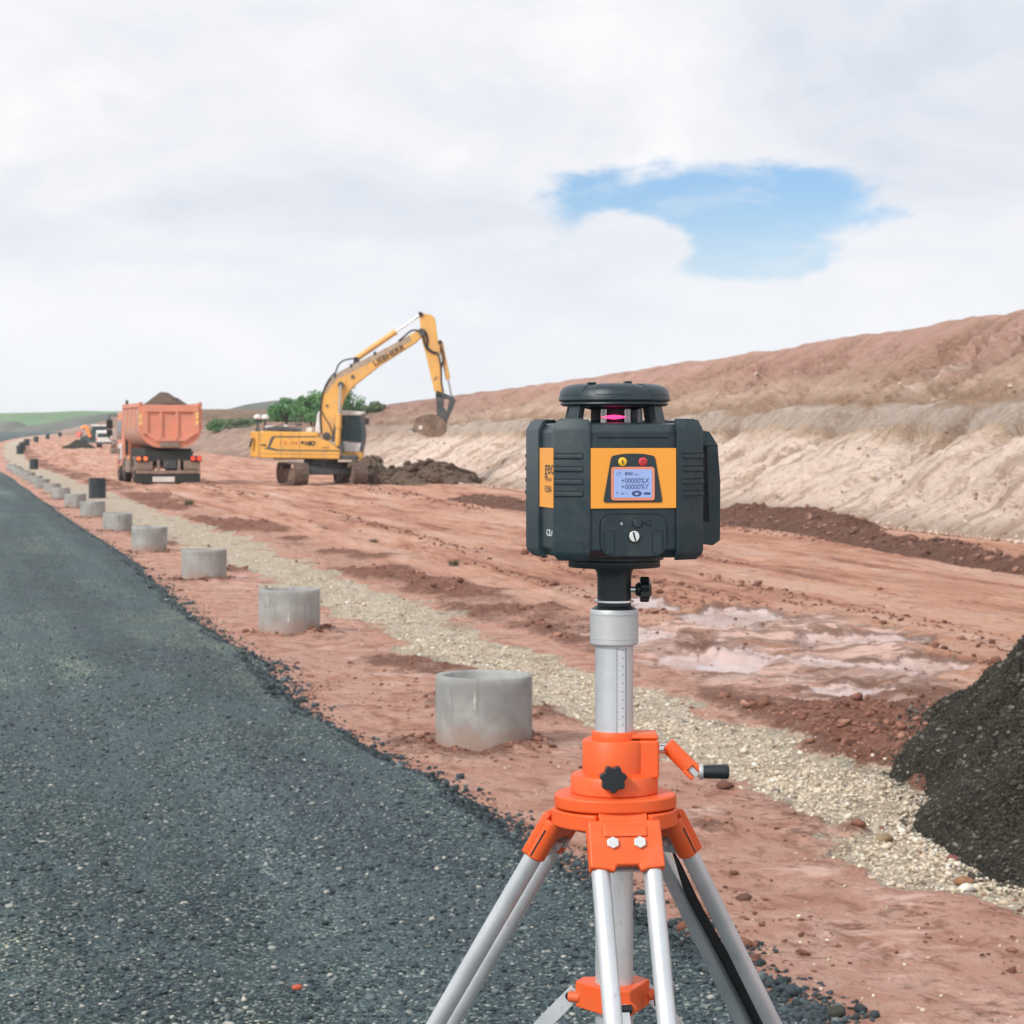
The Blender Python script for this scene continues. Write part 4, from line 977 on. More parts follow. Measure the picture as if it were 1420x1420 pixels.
m = MB(); u0 = E(420.5, 0)[0]; m.tube([(E(393, 0)[0], -1.0, E(0, 598)[1]), (E(393, 0)[0], -1.0, E(0, 588)[1]), (u0, -1.0, E(0, 588)[1]), (u0, -1.0, E(0, 598)[1])], 0.022, 6)
m.tube([(u0, -1.0, E(0, 598)[1]), (u0, -1.0, E(0, 577)[1])], 0.018, 6); m.build('handrail', m_grey, exc)
# boom
boomp = EP([(446.2, 604), (446.2, 559.4), (450.8, 538.5), (455, 530), (464.8, 519), (478, 511.5), (492.7, 504.5), (553, 473.4), (578, 459), (584, 457), (587, 460.5), (585.5, 466), (577, 475), (527.5, 506.5), (497.3, 530), (486, 540), (478.7, 551), (473, 565), (469.4, 583), (461, 606), (456, 611), (450, 610)])
m = MB(); m.prism(boomp, -0.24, 0.24); boom = m.build('boom', m_yel2, exc, 0.03)
topb = EP([(450.8, 538.5), (455, 530), (464.8, 519), (478, 511.5), (492.7, 504.5), (553, 473.4), (568, 465)]); 
m = MB(); m.prism(topb + [(x + 0.10, z - 0.22) for x, z in reversed(topb)], -0.245, 0.245); m.build('top_plate', paint('worn_plate', (0.40, 0.31, 0.23), 0.7, var=0.15, scale=3), boom)
etext('boom_lettering', 'LIEBHERR', 518.6, 505.0, 0.33, m_blk, 1.06, 0.010, math.atan2(24.5, 43), -0.247, boom)
def knuckle(px, py, r, mat=None, y=0.30, name='pin', parent=None):
    u, z = E(px, py); g = MB(); g.cyl((u, -y, z), (u, y, z), r, None, 18); return g.build(name, mat or m_grey, parent or boom)
knuckle(453.5, 604, 0.16); knuckle(473.5, 533.5, 0.13, y=0.42); knuckle(489.5, 522, 0.07); knuckle(454, 562, 0.05)
m = MB(); u, z = E(474, 529.5); m.cyl((u, -0.27, z), (u, 0.27, z), 0.21, None, 20); m.build('cylinder_boss', m_yel2, boom)
# lift cylinders, one each side
for yy in (-0.40, 0.40):
    a = Vector((E(469, 618)[0], yy, E(469, 618)[1])); t = Vector((E(473.6, 533.5)[0], yy, E(473.6, 533.5)[1])); b = a + (t - a) * 0.53
    g = MB(); g.cyl(a, b, 0.115, None, 18); g.cyl(a + (t - a) * 0.5, b, 0.125, None, 18); g.cyl(a + (t - a) * .30, a + (t - a) * .335, 0.15, None, 18); c_ = g.build('lift_cylinder', m_yel2, exc)
    g = MB(); g.cyl(b, t, 0.055, None, 14); g.build('cylinder_rod', m_steel, c_)
    g = MB(); g.box(a.x - 0.12, a.x + 0.28, yy - 0.07, yy + 0.07, a.z - 0.24, a.z + 0.12); g.build('cylinder_bracket', m_grey, c_, 0.03)
m = MB(); m.prism(EP([(460, 612), (468, 612), (470, 590), (464, 588)]), -0.34, 0.34); m.build('boom_foot', m_grey, exc, 0.03)
# stick cylinder on top of the boom
a = Vector((E(494, 497)[0], 0, E(494, 497)[1])); t = Vector((E(583.5, 435.5)[0], 0, E(583.5, 435.5)[1])); b = a + (t - a) * 0.615
g = MB(); g.cyl(a, b, 0.125, None, 18); g.cyl(a + (t - a) * 0.585, b, 0.14, None, 18); cyl_ = g.build('stick_cylinder', m_yel2, exc)
g = MB(); g.cyl(b, t, 0.05, None, 14); g.build('cylinder_rod', m_steel, cyl_)
m = MB(); m.prism(EP([(488.5, 509), (500, 503.5), (496.5, 494.5), (492, 494.5)]), -0.2, 0.2); m.build('cylinder_lug', m_grey, boom, 0.02)
# stick
stickp = EP([(581.5, 436), (584, 434), (598, 436.2), (602.5, 440), (604, 446), (607, 470), (611.5, 474.5), (609.5, 497), (614.5, 541), (613, 547.5), (607, 548.5), (602, 541), (590.3, 489.7), (583.5, 466), (583, 452)])
m = MB(); m.prism(stickp, -0.19, 0.19); stick = m.build('stick', m_yel2, exc, 0.03)
knuckle(585.5, 461.5, 0.13, m_grey, 0.30, 'pin', stick); knuckle(583.5, 435.5, 0.10, m_blk, 0.26, 'pin', stick); knuckle(610.5, 474.5, 0.09, m_blk, 0.28, 'pin', stick); knuckle(608, 546, 0.10, m_blk, 0.28, 'pin', stick)
m = MB(); m.prism(EP([(601.5, 525), (606.5, 521.5), (607, 523.5), (602.3, 528)]), -0.2, 0.0); m.build('decal', m_muds, stick)
m = MB(); m.prism(EP([(605.5, 541), (616.5, 545), (614.5, 566), (606, 561), (604, 548)]), -0.22, 0.22); m.build('stick_foot', m_grey, stick, 0.02)
# bucket cylinder
a = Vector((E(611, 474.5)[0], 0, E(611, 474.5)[1])); t = Vector((E(627, 552)[0], 0, E(627, 552)[1])); b = a + (t - a) * 0.66
g = MB(); g.cyl(a, b, 0.10, None, 16); c_ = g.build('bucket_cylinder', m_yel2, exc); g = MB(); g.cyl(b, t, 0.045, None, 12); g.build('cylinder_rod', m_steel, c_)
# links, coupler, bucket
m = MB()
for yy in (-0.24, 0.18):
    m.prism(EP([(624, 549), (629, 550), (632, 555), (629.5, 562), (622, 580), (617, 582), (620, 570)]), yy, yy + 0.06)
m.prism(EP([(609.5, 546), (612, 543), (628, 550), (627, 554), (611, 552)]), -0.17, 0.17)
m.build('bucket_link', m_grey, exc, 0.015)
m = MB(); m.prism(EP([(605, 560), (614.5, 563), (621, 572), (620.5, 584), (618.5, 590), (606, 578)]), -0.27, 0.27); m.build('coupler', m_grey, exc, 0.03)
bk = [(605.5, 574.5), (600, 573.5), (585, 576), (577, 580), (574.2, 589), (573, 594), (577, 597.5), (583, 601.5), (592, 604.8), (601, 605.8), (609, 605), (614, 602), (618.5, 598.5), (619.5, 588), (616, 582)]
bo = EP(bk); cxb = sum(p[0] for p in bo) / len(bo); czb = sum(p[1] for p in bo) / len(bo)
bi = [(cxb + (x - cxb) * 0.90, czb + (z - czb) * 0.88) for x, z in bo]
m = MB(); shell = bo[6:] + [bo[0]] ; inn = bi[6:] + [bi[0]]
m.prism(shell + inn[::-1], -0.62, 0.62)
m.prism(bo, -0.66, -0.62); m.prism(bo, 0.62, 0.66)
bucket = m.build('bucket', m_muds, exc, 0.015)
m = MB(); u, z = E(584, 592.5); m.cyl((u, -0.69, z), (u, -0.655, z), 0.09, None, 18); m.build('side_plate_cap', m_wht, bucket)
m = MB()
for k in range(6):
    yy = -0.6 + 0.24 * k; m.prism(EP([(573.6, 594.5), (577.5, 598), (574.5, 599.5), (570.5, 594)]), yy - .05, yy + .05)
build_split(m, 'teeth', m_grey, bucket)
# hoses
def hose(pts, y, r=0.03, parent=None, name='hose'):
    g = MB(); g.tube(spline([(E(*p)[0], y, E(*p)[1]) for p in pts], 8), r, 7); return g.build(name, m_blk, parent or exc)
hose([(446, 600), (445, 575), (447, 552), (452, 535), (460, 522), (466, 516), (470, 506), (477, 500), (487, 497.5), (494, 497)], -0.27, 0.035)
hose([(449, 590), (447.5, 570), (449, 550), (455, 534), (466, 521), (480, 512)], 0.1, 0.035)
hose([(553, 473), (562, 465.5), (570, 459), (578, 458), (586, 462), (588, 473), (592, 483), (599, 488), (606, 489), (609.5, 496), (612, 512), (612.5, 530), (615, 544)], -0.26, 0.04)
hose([(582, 456), (590, 460), (593, 472), (592, 480), (596, 485), (604, 490)], -0.23, 0.045)
hose([(609.5, 478), (613.5, 486), (615.5, 497), (613, 505), (611.5, 515)], -0.15, 0.04)
hose([(447, 570), (452, 580), (458, 590), (462, 603)], -0.28, 0.02)
for px_, py_ in ((487, 508), (520, 491), (465, 522)): 
    u, z = E(px_, py_); g = MB(); g.box(u - .05, u + .05, -0.27, 0.27, z - 0.04, z + 0.11); g.build('hose_clamp', m_grey, boom, 0.01)

# ================================================================== DUMP TRUCK
TY_ = 98.0; TX = hx(236.5, TY_)
TS = TY_ / FPX
m_org = paint('skip_orange', (0.72, 0.285, 0.185), 0.5, var=0.07, dirt=(0.50, 0.30, 0.21), dirt_amt=0.45, scale=1.1)
m_org2 = paint('dusty_orange', (0.56, 0.29, 0.215), 0.65, var=0.08, dirt=(0.46, 0.33, 0.26), dirt_amt=0.9, scale=1.0)
m_dust = paint('dusty_grey', (0.24, 0.18, 0.145), 0.85, var=0.2, dirt=(0.36, 0.27, 0.22), dirt_amt=0.7, scale=2.5)
m_dark = paint('underbody', (0.018, 0.024, 0.026), 0.7, var=0.3, dirt=(0.12, 0.09, 0.07), dirt_amt=0.35, scale=3)
m_flap = paint('mud_flap_rubber', (0.016, 0.022, 0.022), 0.65, dirt=(0.10, 0.075, 0.06), dirt_amt=0.3, scale=2)
m_ylw = paint('reflector_yellow', (0.85, 0.62, 0.20), 0.4)
def lamp_mat(name, col, e):
    m, N, B = new_mat(name); B.inputs['Base Color'].default_value = (*col, 1); B.inputs['Roughness'].default_value = 0.25
    B.inputs['Emission Color'].default_value = (*col, 1); B.inputs['Emission Strength'].default_value = e; return m
m_lamp = lamp_mat('lit_tail_lamp', (1.0, 0.06, 0.035), 0.95); m_lampo = lamp_mat('lit_orange_lamp', (1.0, 0.17, 0.05), 0.95); m_side = lamp_mat('side_marker', (1.0, 0.35, 0.05), 0.5)
trk = thing('dump_truck', 'orange four axle dump truck seen from behind, heaped with dark soil', 'dump truck', (TX, TY_, ground_z(TX, TY_)), R(17.0))
def T(px, py): return ((px - 236.5) * TS, (671 - py) * TS)
# skip: half pipe body
W2 = 1.30
def upipe(w, zt, zb, n=12, r=0.95):
    pts = [(w, zt)]
    for k in range(n + 1):
        a = math.pi / 2 * k / n; pts.append((w - r + r * math.cos(a), zb + r * 0.92 - r * 0.92 * math.sin(a)))
    return pts
zt, zb = T(0, 560.5)[1], T(0, 621)[1]
half = upipe(W2, zt, zb); outer = half + [(-x, z) for x, z in reversed(half)]
halfi = upipe(W2 - 0.09, zt, zb + 0.09); inner = halfi + [(-x, z) for x, z in reversed(halfi)]
m = MB(); m.prism(outer + inner[::-1], 0.02, 5.3); m.prism(outer, 5.3, 5.38); skip = m.build('skip', m_org2, trk, 0.015)
m = MB()
for yy in (0.0, 5.2): 
    o2 = [(x * 1.03, z) for x, z in outer]; m.prism(o2 + [(x * 0.955, max(z, zb + 0.13) if z < zt else z) for x, z in inner[::-1]], yy, yy + 0.16)
m.box(-W2 - 0.06, -W2 + 0.06, 0.1, 5.3, zt - 0.13, zt + 0.05); m.box(W2 - 0.06, W2 + 0.06, 0.1, 5.3, zt - 0.13, zt + 0.05)
for yy in (1.3, 2.6, 3.9): m.box(-W2 - 0.05, -W2 + 0.02, yy, yy + 0.12, zb + 0.85, zt); m.box(W2 - 0.02, W2 + 0.05, yy, yy + 0.12, zb + 0.85, zt)
m.build('skip_frame', m_org, skip, 0.01)
# tailgate: rounded lower edge, three sunk panels
tg = upipe(W2 - 0.10, zt - 0.03, zb + 0.10, 12, 0.88); tgp = tg + [(-x, z) for x, z in reversed(tg)]
m = MB(); m.prism(tgp, -0.02, 0.05); tail = m.build('tailgate', m_org, trk, 0.01)
m = MB(); zr0, zr1 = T(0, 611)[1], zt - 0.05
for px_ in (222.5, 245): m.box(T(px_, 0)[0] - 0.07, T(px_, 0)[0] + 0.07, -0.10, -0.021, zr0, zr1 - 0.28)
m.box(-W2 + 0.12, W2 - 0.12, -0.11, -0.021, zt - 0.33, zt - 0.04)
m.box(-W2 + 0.105, -W2 + 0.33, -0.10, -0.021, T(0, 602)[1], zt - 0.335); m.box(W2 - 0.33, W2 - 0.105, -0.10, -0.021, T(0, 602)[1], zt - 0.335)
m.prism([(-1.02, T(0, 603)[1]), (-.62, T(0, 612)[1]), (.62, T(0, 612)[1]), (1.02, T(0, 603)[1]), (.95, T(0, 600)[1]), (.5, T(0, 607.5)[1]), (-.5, T(0, 607.5)[1]), (-.95, T(0, 600)[1])], -0.10, -0.022)
m.build('tailgate_ribs', m_org, tail, 0.015)
m = MB(); m.prism([T(221, 620.5), T(250, 620.5), T(248, 613), T(223, 613)], -0.16, -0.025); m.build('tailgate_lip', m_dust, tail, 0.02)
m = MB()
for (a_, b_, c_) in ((194.3, 574.5, 581), (194.6, 583, 589.5), (273, 572, 580), (273, 583, 589)): m.box(T(a_, 0)[0] - .05, T(a_, 0)[0] + .06, -0.104, -0.101, T(0, c_)[1], T(0, b_)[1])
build_split(m, 'reflective_tape', m_ylw, tail)
m = MB(); m.box(-W2 - .02, -W2 + .10, -.1, .08, zt, zt + .1); m.box(W2 - .10, W2 + .02, -.1, .08, zt, zt + .1); build_split(m, 'hinge', m_org2, skip, bevel=0.02)
# chassis
m = MB(); m.box(-0.46, -0.36, 0.15, 8.2, 0.75, 1.10); m.box(0.36, 0.46, 0.15, 8.2, 0.75, 1.10); m.box(-1.0, 1.0, 0.6, 5.0, 1.10, 1.50); m.box(-0.9, 0.9, 0.3, 0.6, 0.8, 1.35)
m.build('chassis', m_dark, trk, 0.02)
m = MB(); m.prism([T(204, 626), T(270, 626), T(264, 640), T(210, 640)], 0.1, 0.4); m.build('rear_crossbeam', m_dark, trk, 0.02)
m = MB(); m.box(T(189, 0)[0], T(277.5, 0)[0], -0.05, 0.10, T(0, 657)[1], T(0, 652.5)[1]); m.build('bumper', m_dust, trk, 0.02)
m = MB()
for px_ in (220, 248.5): m.prism([T(px_ - 2.2, 655), T(px_ + 2.2, 655), T(px_ + 1.6, 638), T(px_ - 1.6, 638)], -0.02, 0.12)
build_split(m, 'bumper_arm', m_dust, trk, bevel=0.02)
m = MB(); m.prism([T(227, 650), T(245, 650), T(245, 638), T(227, 638)], 0.05, 0.3); m.build('tow_coupling', m_grey, trk, 0.03)
for a_, b_ in ((188.5, 212), (255, 278)):
    m = MB(); m.box(T(a_, 0)[0], T(b_, 0)[0], 0.0, 0.16, T(0, 652)[1], T(0, 639)[1]); m.build('rear_fender', m_dust, trk, 0.04)
    m = MB(); m.box(T(a_, 0)[0] + .0, T(b_, 0)[0], -0.01, 0.02, T(0, 670.3)[1], T(0, 657.2)[1]); m.build('mud_flap', m_flap, trk, 0.006)
m = MB(); m.box(T(211.5, 0)[0], T(242, 0)[0], -0.045, -0.02, T(0, 668.3)[1], T(0, 661)[1]); m.build('number_plate', m_wht, trk, 0.01)
m = MB(); m.box(T(212, 0)[0], T(255, 0)[0], -0.015, 0.03, T(0, 669)[1], T(0, 657.2)[1]); m.build('plate_carrier', m_dark, trk, 0.01)
for side_, lamps in (('l', ((192, m_lampo), (201.5, m_lampo))), ('r', ((267.3, m_lamp), (276, m_lamp)))):
    a_, b_ = lamps[0][0] - 3.5, lamps[1][0] + 3.5
    m = MB(); m.box(T(a_, 0)[0], T(b_, 0)[0], -0.07, 0.05, T(0, 639.5)[1], T(0, 632)[1]); hs = m.build('lamp_housing', m_dark, trk, 0.02)
    for px_, mt in lamps:
        u, z = T(px_, 635.8); g = MB(); g.cyl((u, -0.11, z), (u, -0.06, z), 0.085, None, 20); g.build('tail_light', mt, hs, 0.01)
m = MB(); m.cyl((-1.36, 3.3, T(0, 635.5)[1]), (-1.30, 3.3, T(0, 635.5)[1]), 0.075, None, 14); m.build('side_light', m_side, trk)
# wheels
def wheel(x, y, w, dual=False):
    o_ = MB(); r = 0.53
    prof = [(0.30, -w / 2), (0.46, -w / 2), (0.515, -w / 2 + .03), (r, -w / 2 + .07), (r, w / 2 - .07), (0.515, w / 2 - .03), (0.46, w / 2), (0.30, w / 2)]
    M = Matrix.Translation((x, y, r)) @ Matrix.Rotation(R(90), 4, 'Y')
    o_.lathe(prof, 36, M, True)
    for k in range(36):
        a_ = 2 * math.pi * k / 36
        for sgn in (-1, 1):
            o_.box(-0.012, 0.02, -0.03, 0.03, -w / 2 + .05 if sgn < 0 else 0.01, -0.01 if sgn < 0 else w / 2 - .05, M @ Matrix.Rotation(a_ + sgn * .04, 4, 'Z') @ Matrix.Translation((r, 0, 0)))
    wh = o_.build('wheel', m_blk, trk)
    g = MB(); g.lathe([(0.305, -w / 2 + .02), (0.305, w / 2 - .02)], 30, M); g.lathe([(0.14, -w / 2 - .04), (0.14, w / 2 + .04)], 20, M); g.build('rim', m_dust, wh)
for yy in (0.95, 2.35):
    for s in (-1, 1): wheel(s * 1.10, yy, 0.30); wheel(s * 0.76, yy, 0.30)
for yy in (5.6, 7.3):
    for s in (-1, 1): wheel(s * 1.08, yy, 0.34)
for s in (-1, 1):
    m = MB()
    for yc in (0.95, 2.35):
        pts = [(math.cos(a_) * 0.62 + yc, math.sin(a_) * 0.62 + 0.53) for a_ in np.linspace(math.pi * .98, 0.02 * math.pi, 14)]; pin = [(math.cos(a_) * 0.58 + yc, math.sin(a_) * 0.58 + 0.53) for a_ in np.linspace(math.pi * .98, 0.02 * math.pi, 14)]
        poly = pts + pin[::-1]
        M = Matrix.Rotation(R(90), 4, 'Z'); m.prism(poly, -s * 1.28 if s > 0 else 0.64, -s * 0.64 if s > 0 else 1.28, M)
    m.build('wheel_arch', m_dust, trk)
m = MB(); m.box(-1.32, -1.22, 3.2, 4.6, 0.45, 1.15); m.box(1.22, 1.32, 3.2, 4.6, 0.45, 1.15); build_split(m, 'side_guard', m_dust, trk, bevel=0.03)
m = MB(); m.box(-1.25, -0.55, 3.3, 4.4, 0.5, 1.1); m.build('fuel_tank', m_dust, trk, 0.1)
# cab
m = MB(); m.prism([(5.75, 0.75), (8.0, 0.55), (8.05, 1.6), (7.85, 3.0), (7.6, 3.12), (5.75, 3.12)], -1.25, 1.25, Matrix.Rotation(R(90), 4, 'Z')); cabt = m.build('cab', m_org, trk, 0.06)
for s in (-1, 1):
    m = MB(); m.prism([(6.3, 1.9), (7.75, 1.9), (7.62, 2.75), (6.3, 2.75)], -1.257 if s < 0 else 1.25, -1.25 if s < 0 else 1.257, Matrix.Rotation(R(90), 4, 'Z')); m.build('side_window', m_glass, cabt)
m = MB(); m.box(-1.1, 1.1, 5.742, 5.749, 1.95, 2.8); m.build('rear_window', m_glass, cabt)
m = MB(); m.box(-1.32, -1.26, 5.9, 6.9, 1.0, 1.7); m.build('cab_step_panel', m_wht, cabt, 0.02)
for s in (-1, 1):
    m = MB(); xo = s * 1.62
    m.tube([(s * 1.24, 7.6, 2.95), (xo, 7.7, 3.0), (xo, 7.7, 1.9), (s * 1.24, 7.65, 1.75)], 0.025, 7); br = m.build('mirror_bracket', m_blk, cabt)
    m = MB(); m.box(xo - .14, xo + .14, 7.58, 7.72, 2.38, 2.80); m.box(xo - .13, xo + .13, 7.58, 7.72, 2.05, 2.33); m.build('mirror', m_blk, br, 0.03)
m = MB(); m.box(-1.72, -1.30, 6.2, 6.7, 1.25, 1.5); m.box(-1.66, -1.5, 6.3, 6.6, 1.55, 1.68); m.build('wing_lamp', m_dust, cabt, 0.03)
m = MB(); m.tube([(-1.12, 5.55, 1.2), (-1.12, 5.55, 3.5)], 0.06, 12); m.tube([(-1.12, 5.55, 3.4), (-1.12, 5.45, 3.62)], 0.06, 12); m.build('exhaust_pipe', m_dark, trk)
# load of soil
g_ = np.linspace(-1, 1, 70); A_, B_ = np.meshgrid(g_, g_, indexing='ij')
lx, ly = A_ * 1.19, 2.65 + B_ * 2.55
hl = zt - 0.10 + 0.66 * np.exp(-(((lx + 0.05) / 0.62) ** 2) ** 1.2 - ((ly - 1.9) / 1.5) ** 2) + 0.18 * np.exp(-(((lx - 0.75) / 0.3) ** 2) - ((ly - 2.0) / 0.8) ** 2) + 0.09 * fbm(lx * 2.2, ly * 1.8, 5, 7)
load = thing('soil_load', 'heap of dark brown soil rising above the orange truck skip', 'soil load', (TX, TY_, ground_z(TX, TY_)), R(17.0))
grid_mesh('soil_mound', lx, ly, hl, m_soil, None, load)

# ================================================================== FAR VEHICLES
def small_wheel(x, y, r, w, parent):
    g = MB(); g.cyl((x - w / 2, y, r), (x + w / 2, y, r), r, None, 20); wh = g.build('wheel', m_blk, parent, 0.03)
    g = MB(); g.cyl((x - w / 2 - .01, y, r), (x + w / 2 + .01, y, r), r * .55, None, 16); g.build('rim', m_dust, wh)
VY = 262.0; vx = hx(144.5, VY)
m_teal = paint('dull_teal_paint', (0.045, 0.085, 0.098), 0.5, dirt=(0.2, 0.16, 0.13), dirt_amt=0.4, scale=1)
m_orl = paint('signal_orange', (0.85, 0.33, 0.10), 0.5); m_pk = paint('faded_red', (0.80, 0.22, 0.18), 0.5)
van = thing('van', 'small white van parked beyond the dump truck, rear doors facing us', 'van', (vx, VY, ground_z(vx, VY)), R(3))
m = MB(); m.prism([(0.0, 0.45), (4.4, 0.45), (4.4, 1.0), (3.5, 1.15), (2.9, 1.95), (0.15, 1.98), (0.0, 1.8)], -0.93, 0.93, Matrix.Rotation(R(90), 4, 'Z')); m.build('body', m_wht, van, 0.08)
m = MB(); m.box(-0.74, 0.74, -0.012, 0.10, 1.18, 1.62); m.build('rear_window', m_glass, van)
m = MB(); m.box(-0.92, 0.92, -0.06, 0.1, 0.42, 0.66); m.build('bumper', m_grey, van, 0.03)
for s in (-1, 1):
    m = MB(); m.box(s * 0.84 - .07, s * 0.84 + .07, -0.02, 0.05, 0.85, 1.15); m.build('tail_light', m_pk, van)
    small_wheel(s * 0.82, 0.8, 0.34, 0.2, van); small_wheel(s * 0.82, 3.6, 0.34, 0.2, van)
MY = 268.0; mx_ = hx(128, MY)
mac = thing('wheel_loader', 'far dark teal wheel loader with orange arm left of the white van', 'wheel loader', (mx_, MY, ground_z(mx_, MY)), R(0))
m = MB(); m.prism([(-1.3, 0.5), (1.7, 0.5), (1.7, 1.25), (-0.4, 1.45), (-1.3, 1.2)], -0.7, 0.7); m.build('body', m_teal, mac, 0.08)
m = MB(); m.prism([(-0.2, 1.4), (1.6, 1.25), (1.65, 2.4), (0.1, 2.4)], -0.65, 0.65); cb = m.build('cab', m_teal, mac, 0.05)
m = MB(); m.box(0.0, 1.75, -0.75, 0.75, 2.4, 2.62); m.build('roof', m_wht, cb, 0.06)
m = MB(); m.box(0.25, 1.45, -0.665, -0.652, 1.6, 2.25); m.build('window', m_glass, cb)
m = MB(); m.tube(spline([(-1.05, -0.9, 2.1), (-0.75, -0.9, 2.38), (-0.4, -0.9, 2.15), (-0.2, -0.9, 1.45), (0.0, -0.9, 1.2)], 6), 0.21, 10); m.build('loader_arm', m_orl, mac)
m = MB(); m.prism([(-1.9, 1.15), (-1.3, 1.2), (-1.15, 1.75), (-1.6, 1.85), (-1.85, 1.5)], -0.6, 0.6); m.build('hopper', m_pk, mac, 0.05)
for s in (-1, 1): small_wheel(-0.8, s * 0.0 - 0.8, 0.42, 0.3, mac)
small_wheel(1.1, -0.8, 0.5, 0.3, mac)
heap('gravel_heap', 'low dark heap of stone tipped in front of the far loader', 'gravel heap', hx(110, 259), 259, 2.0, 1.6, 1.05, m_heap, 33, 50, 0.14, 1.3)

# ================================================================== single stones that stand out
def rock(name, label, x, y, z, size, col, seed, flat=0.65):
    mt = paint('rock_' + name, col, 0.85, var=0.25, scale=18, bump=0.4, bscale=60)
    bm = bmesh.new(); bmesh.ops.create_icosphere(bm, subdivisions=3, radius=size / 2)
    rng = random.Random(seed); ofs_ = rng.random() * 50
    for v in bm.verts:
        n_ = float(fbm(np.array([v.co.x / size * 2.2 + ofs_]), np.array([v.co.y / size * 2.2 + v.co.z / size * 1.7]), 4, seed)[0])
        v.co *= 1 + 0.42 * n_; v.co.z *= flat; v.co.x *= 1.15
    me = bpy.data.meshes.new(name); bm.to_mesh(me); bm.free(); me.shade_smooth(); me.materials.append(mt)
    o = bpy.data.objects.new(name, me); COL.objects.link(o); o.location = (x, y, z + size * flat * 0.30); o.rotation_euler = (0, 0, seed)
    return tag(o, label, 'stone')
def gz2(px, py):
    x, y, _ = gp(px, py); return x, y, max(ground_z(x, y), float(road_z(np.array([x]), np.array([y]))[0]))
rock('cobble', 'brown rounded cobble on the pebble strip near the right edge', *gz2(1334, 1217), 0.085, (0.27, 0.135, 0.07), 3, 0.55)
rock('cobble', 'white cobble just below the brown cobble on the pebbles', *gz2(1341, 1229), 0.06, (0.66, 0.62, 0.54), 5)
rock('clod', 'dark red clod on the pebbles just left of the gravel heap', *gz2(1322, 1186), 0.07, (0.20, 0.075, 0.055), 8, 0.5)
rock('cobble', 'small tan cobble in the middle of the pebble strip', *gz2(1226, 1167), 0.075, (0.24, 0.17, 0.10), 11)
rock('stone', 'dark rounded stone on red earth right of the tripod leg', *gz2(1159, 1408), 0.065, (0.045, 0.045, 0.035), 13, 0.8)
x_, y_, _ = gp(412, 1390); yy_ = y_ * 0.93; xx_ = hx(412, yy_)
rock('brick_shard', 'orange red shard lying on the dark road near the bottom edge', xx_, yy_, float(road_z(np.array([xx_]), np.array([yy_]))[0]), 0.034, (0.50, 0.095, 0.05), 17, 0.6)
# ================================================================== TRIPOD
AX_Y = 2.7; U = AX_Y / FPX                 # metres per photo pixel at the tripod axis
AX_X = (851.75 - 710) * U
def zz(py): return CAM_H - (py - 610) * U
m_or = paint('tripod_orange', (0.80, 0.105, 0.016), 0.48, var=0.04, scale=9, bump=0.12, bscale=500, dirt=(0.50, 0.20, 0.10), dirt_amt=0.30)
m_alu, N, B = new_mat('anodised_aluminium')
oc = N.n('ShaderNodeTexCoord').outputs['Object']
brs = N.noise(N.mapping(oc, (60, 60, 3)), 6, 4, 0.6); sm = N.noise(oc, 14, 6, 0.65)
scf = N.noise(N.mapping(oc, (30, 30, 9)), 5, 6, 0.7)
ac = N.mix(N.smooth(sm, 0.35, 0.7), (0.58, 0.61, 0.635), (0.68, 0.70, 0.72))
N.put(B.inputs['Base Color'], N.mix(N.math('MULTIPLY', N.smooth(scf, 0.58, 0.70), 0.45), ac, (0.36, 0.34, 0.32)))
N.put(B.inputs['Roughness'], N.math('ADD', 0.34, N.math('MULTIPLY', sm, 0.16))); B.inputs['Metallic'].default_value = 0.55
N.put(B.inputs['Normal'], N.bump(brs, 0.06, 0.001))
m_cast = paint('cast_aluminium', (0.55, 0.56, 0.57), 0.5, 0.45, var=0.06, scale=20, bump=0.25, bscale=900)
m_knob = paint('black_knob', (0.012, 0.016, 0.020), 0.38, var=0.2, scale=30, bump=0.1, bscale=500)
m_blkmet = paint('black_metal', (0.022, 0.032, 0.038), 0.40, 0.2, var=0.1, scale=20, bump=0.08, bscale=700)
m_bolt = paint('bright_bolt', (0.80, 0.80, 0.78), 0.25, 0.8, var=0.04)
m_zinc = paint('zinc_plate', (0.55, 0.56, 0.56), 0.38, 0.6, var=0.1, scale=25)
m_tick = paint('printed_tick', (0.02, 0.02, 0.025), 0.5)
m_strap = paint('black_strap', (0.006, 0.007, 0.009), 0.7, scale=30, bump=0.3, bscale=600)
TB = float(road_z(np.array([AX_X]), np.array([AX_Y]))[0])
tri = thing('tripod', 'orange and aluminium elevating tripod standing on the road bed in the foreground', 'tripod', (AX_X, AX_Y, TB))
def L(z): return z - TB                     # absolute height to tripod-local
def hull(m, prof, seg=48): return m.lathe([(r, L(z)) for r, z in prof], seg)
# column and its collar
col_top = zz(894); m = MB(); hull(m, [(0.0222, zz(1420) - 0.35), (0.0222, col_top)], 56)
column = m.build('column', m_alu, tri)
m = MB(); a0, a1 = R(-90 + 6), R(-90 + 34); nseg = 8; r_ = 0.0226
vs = []; 
for k in range(nseg + 1):
    a = a0 + (a1 - a0) * k / nseg
    for z in (zz(1016), zz(895)):
        vs.append((r_ * math.cos(a), r_ * math.sin(a), L(z)))
        vs.append(((r_ - .001) * math.cos(a), (r_ - .001) * math.sin(a), L(z)))
fs = []
for k in range(nseg):
    b = 4 * k; fs += [(b, b + 4, b + 6, b + 2), (b + 1, b + 3, b + 7, b + 5), (b + 2, b + 6, b + 7, b + 3), (b, b + 1, b + 5, b + 4)]
m.add(vs, fs); m_scale = paint('scale_tape', (0.66, 0.68, 0.70), 0.5, 0.2); strip_ = m.build('scale_strip', m_scale, column)
m = MB()
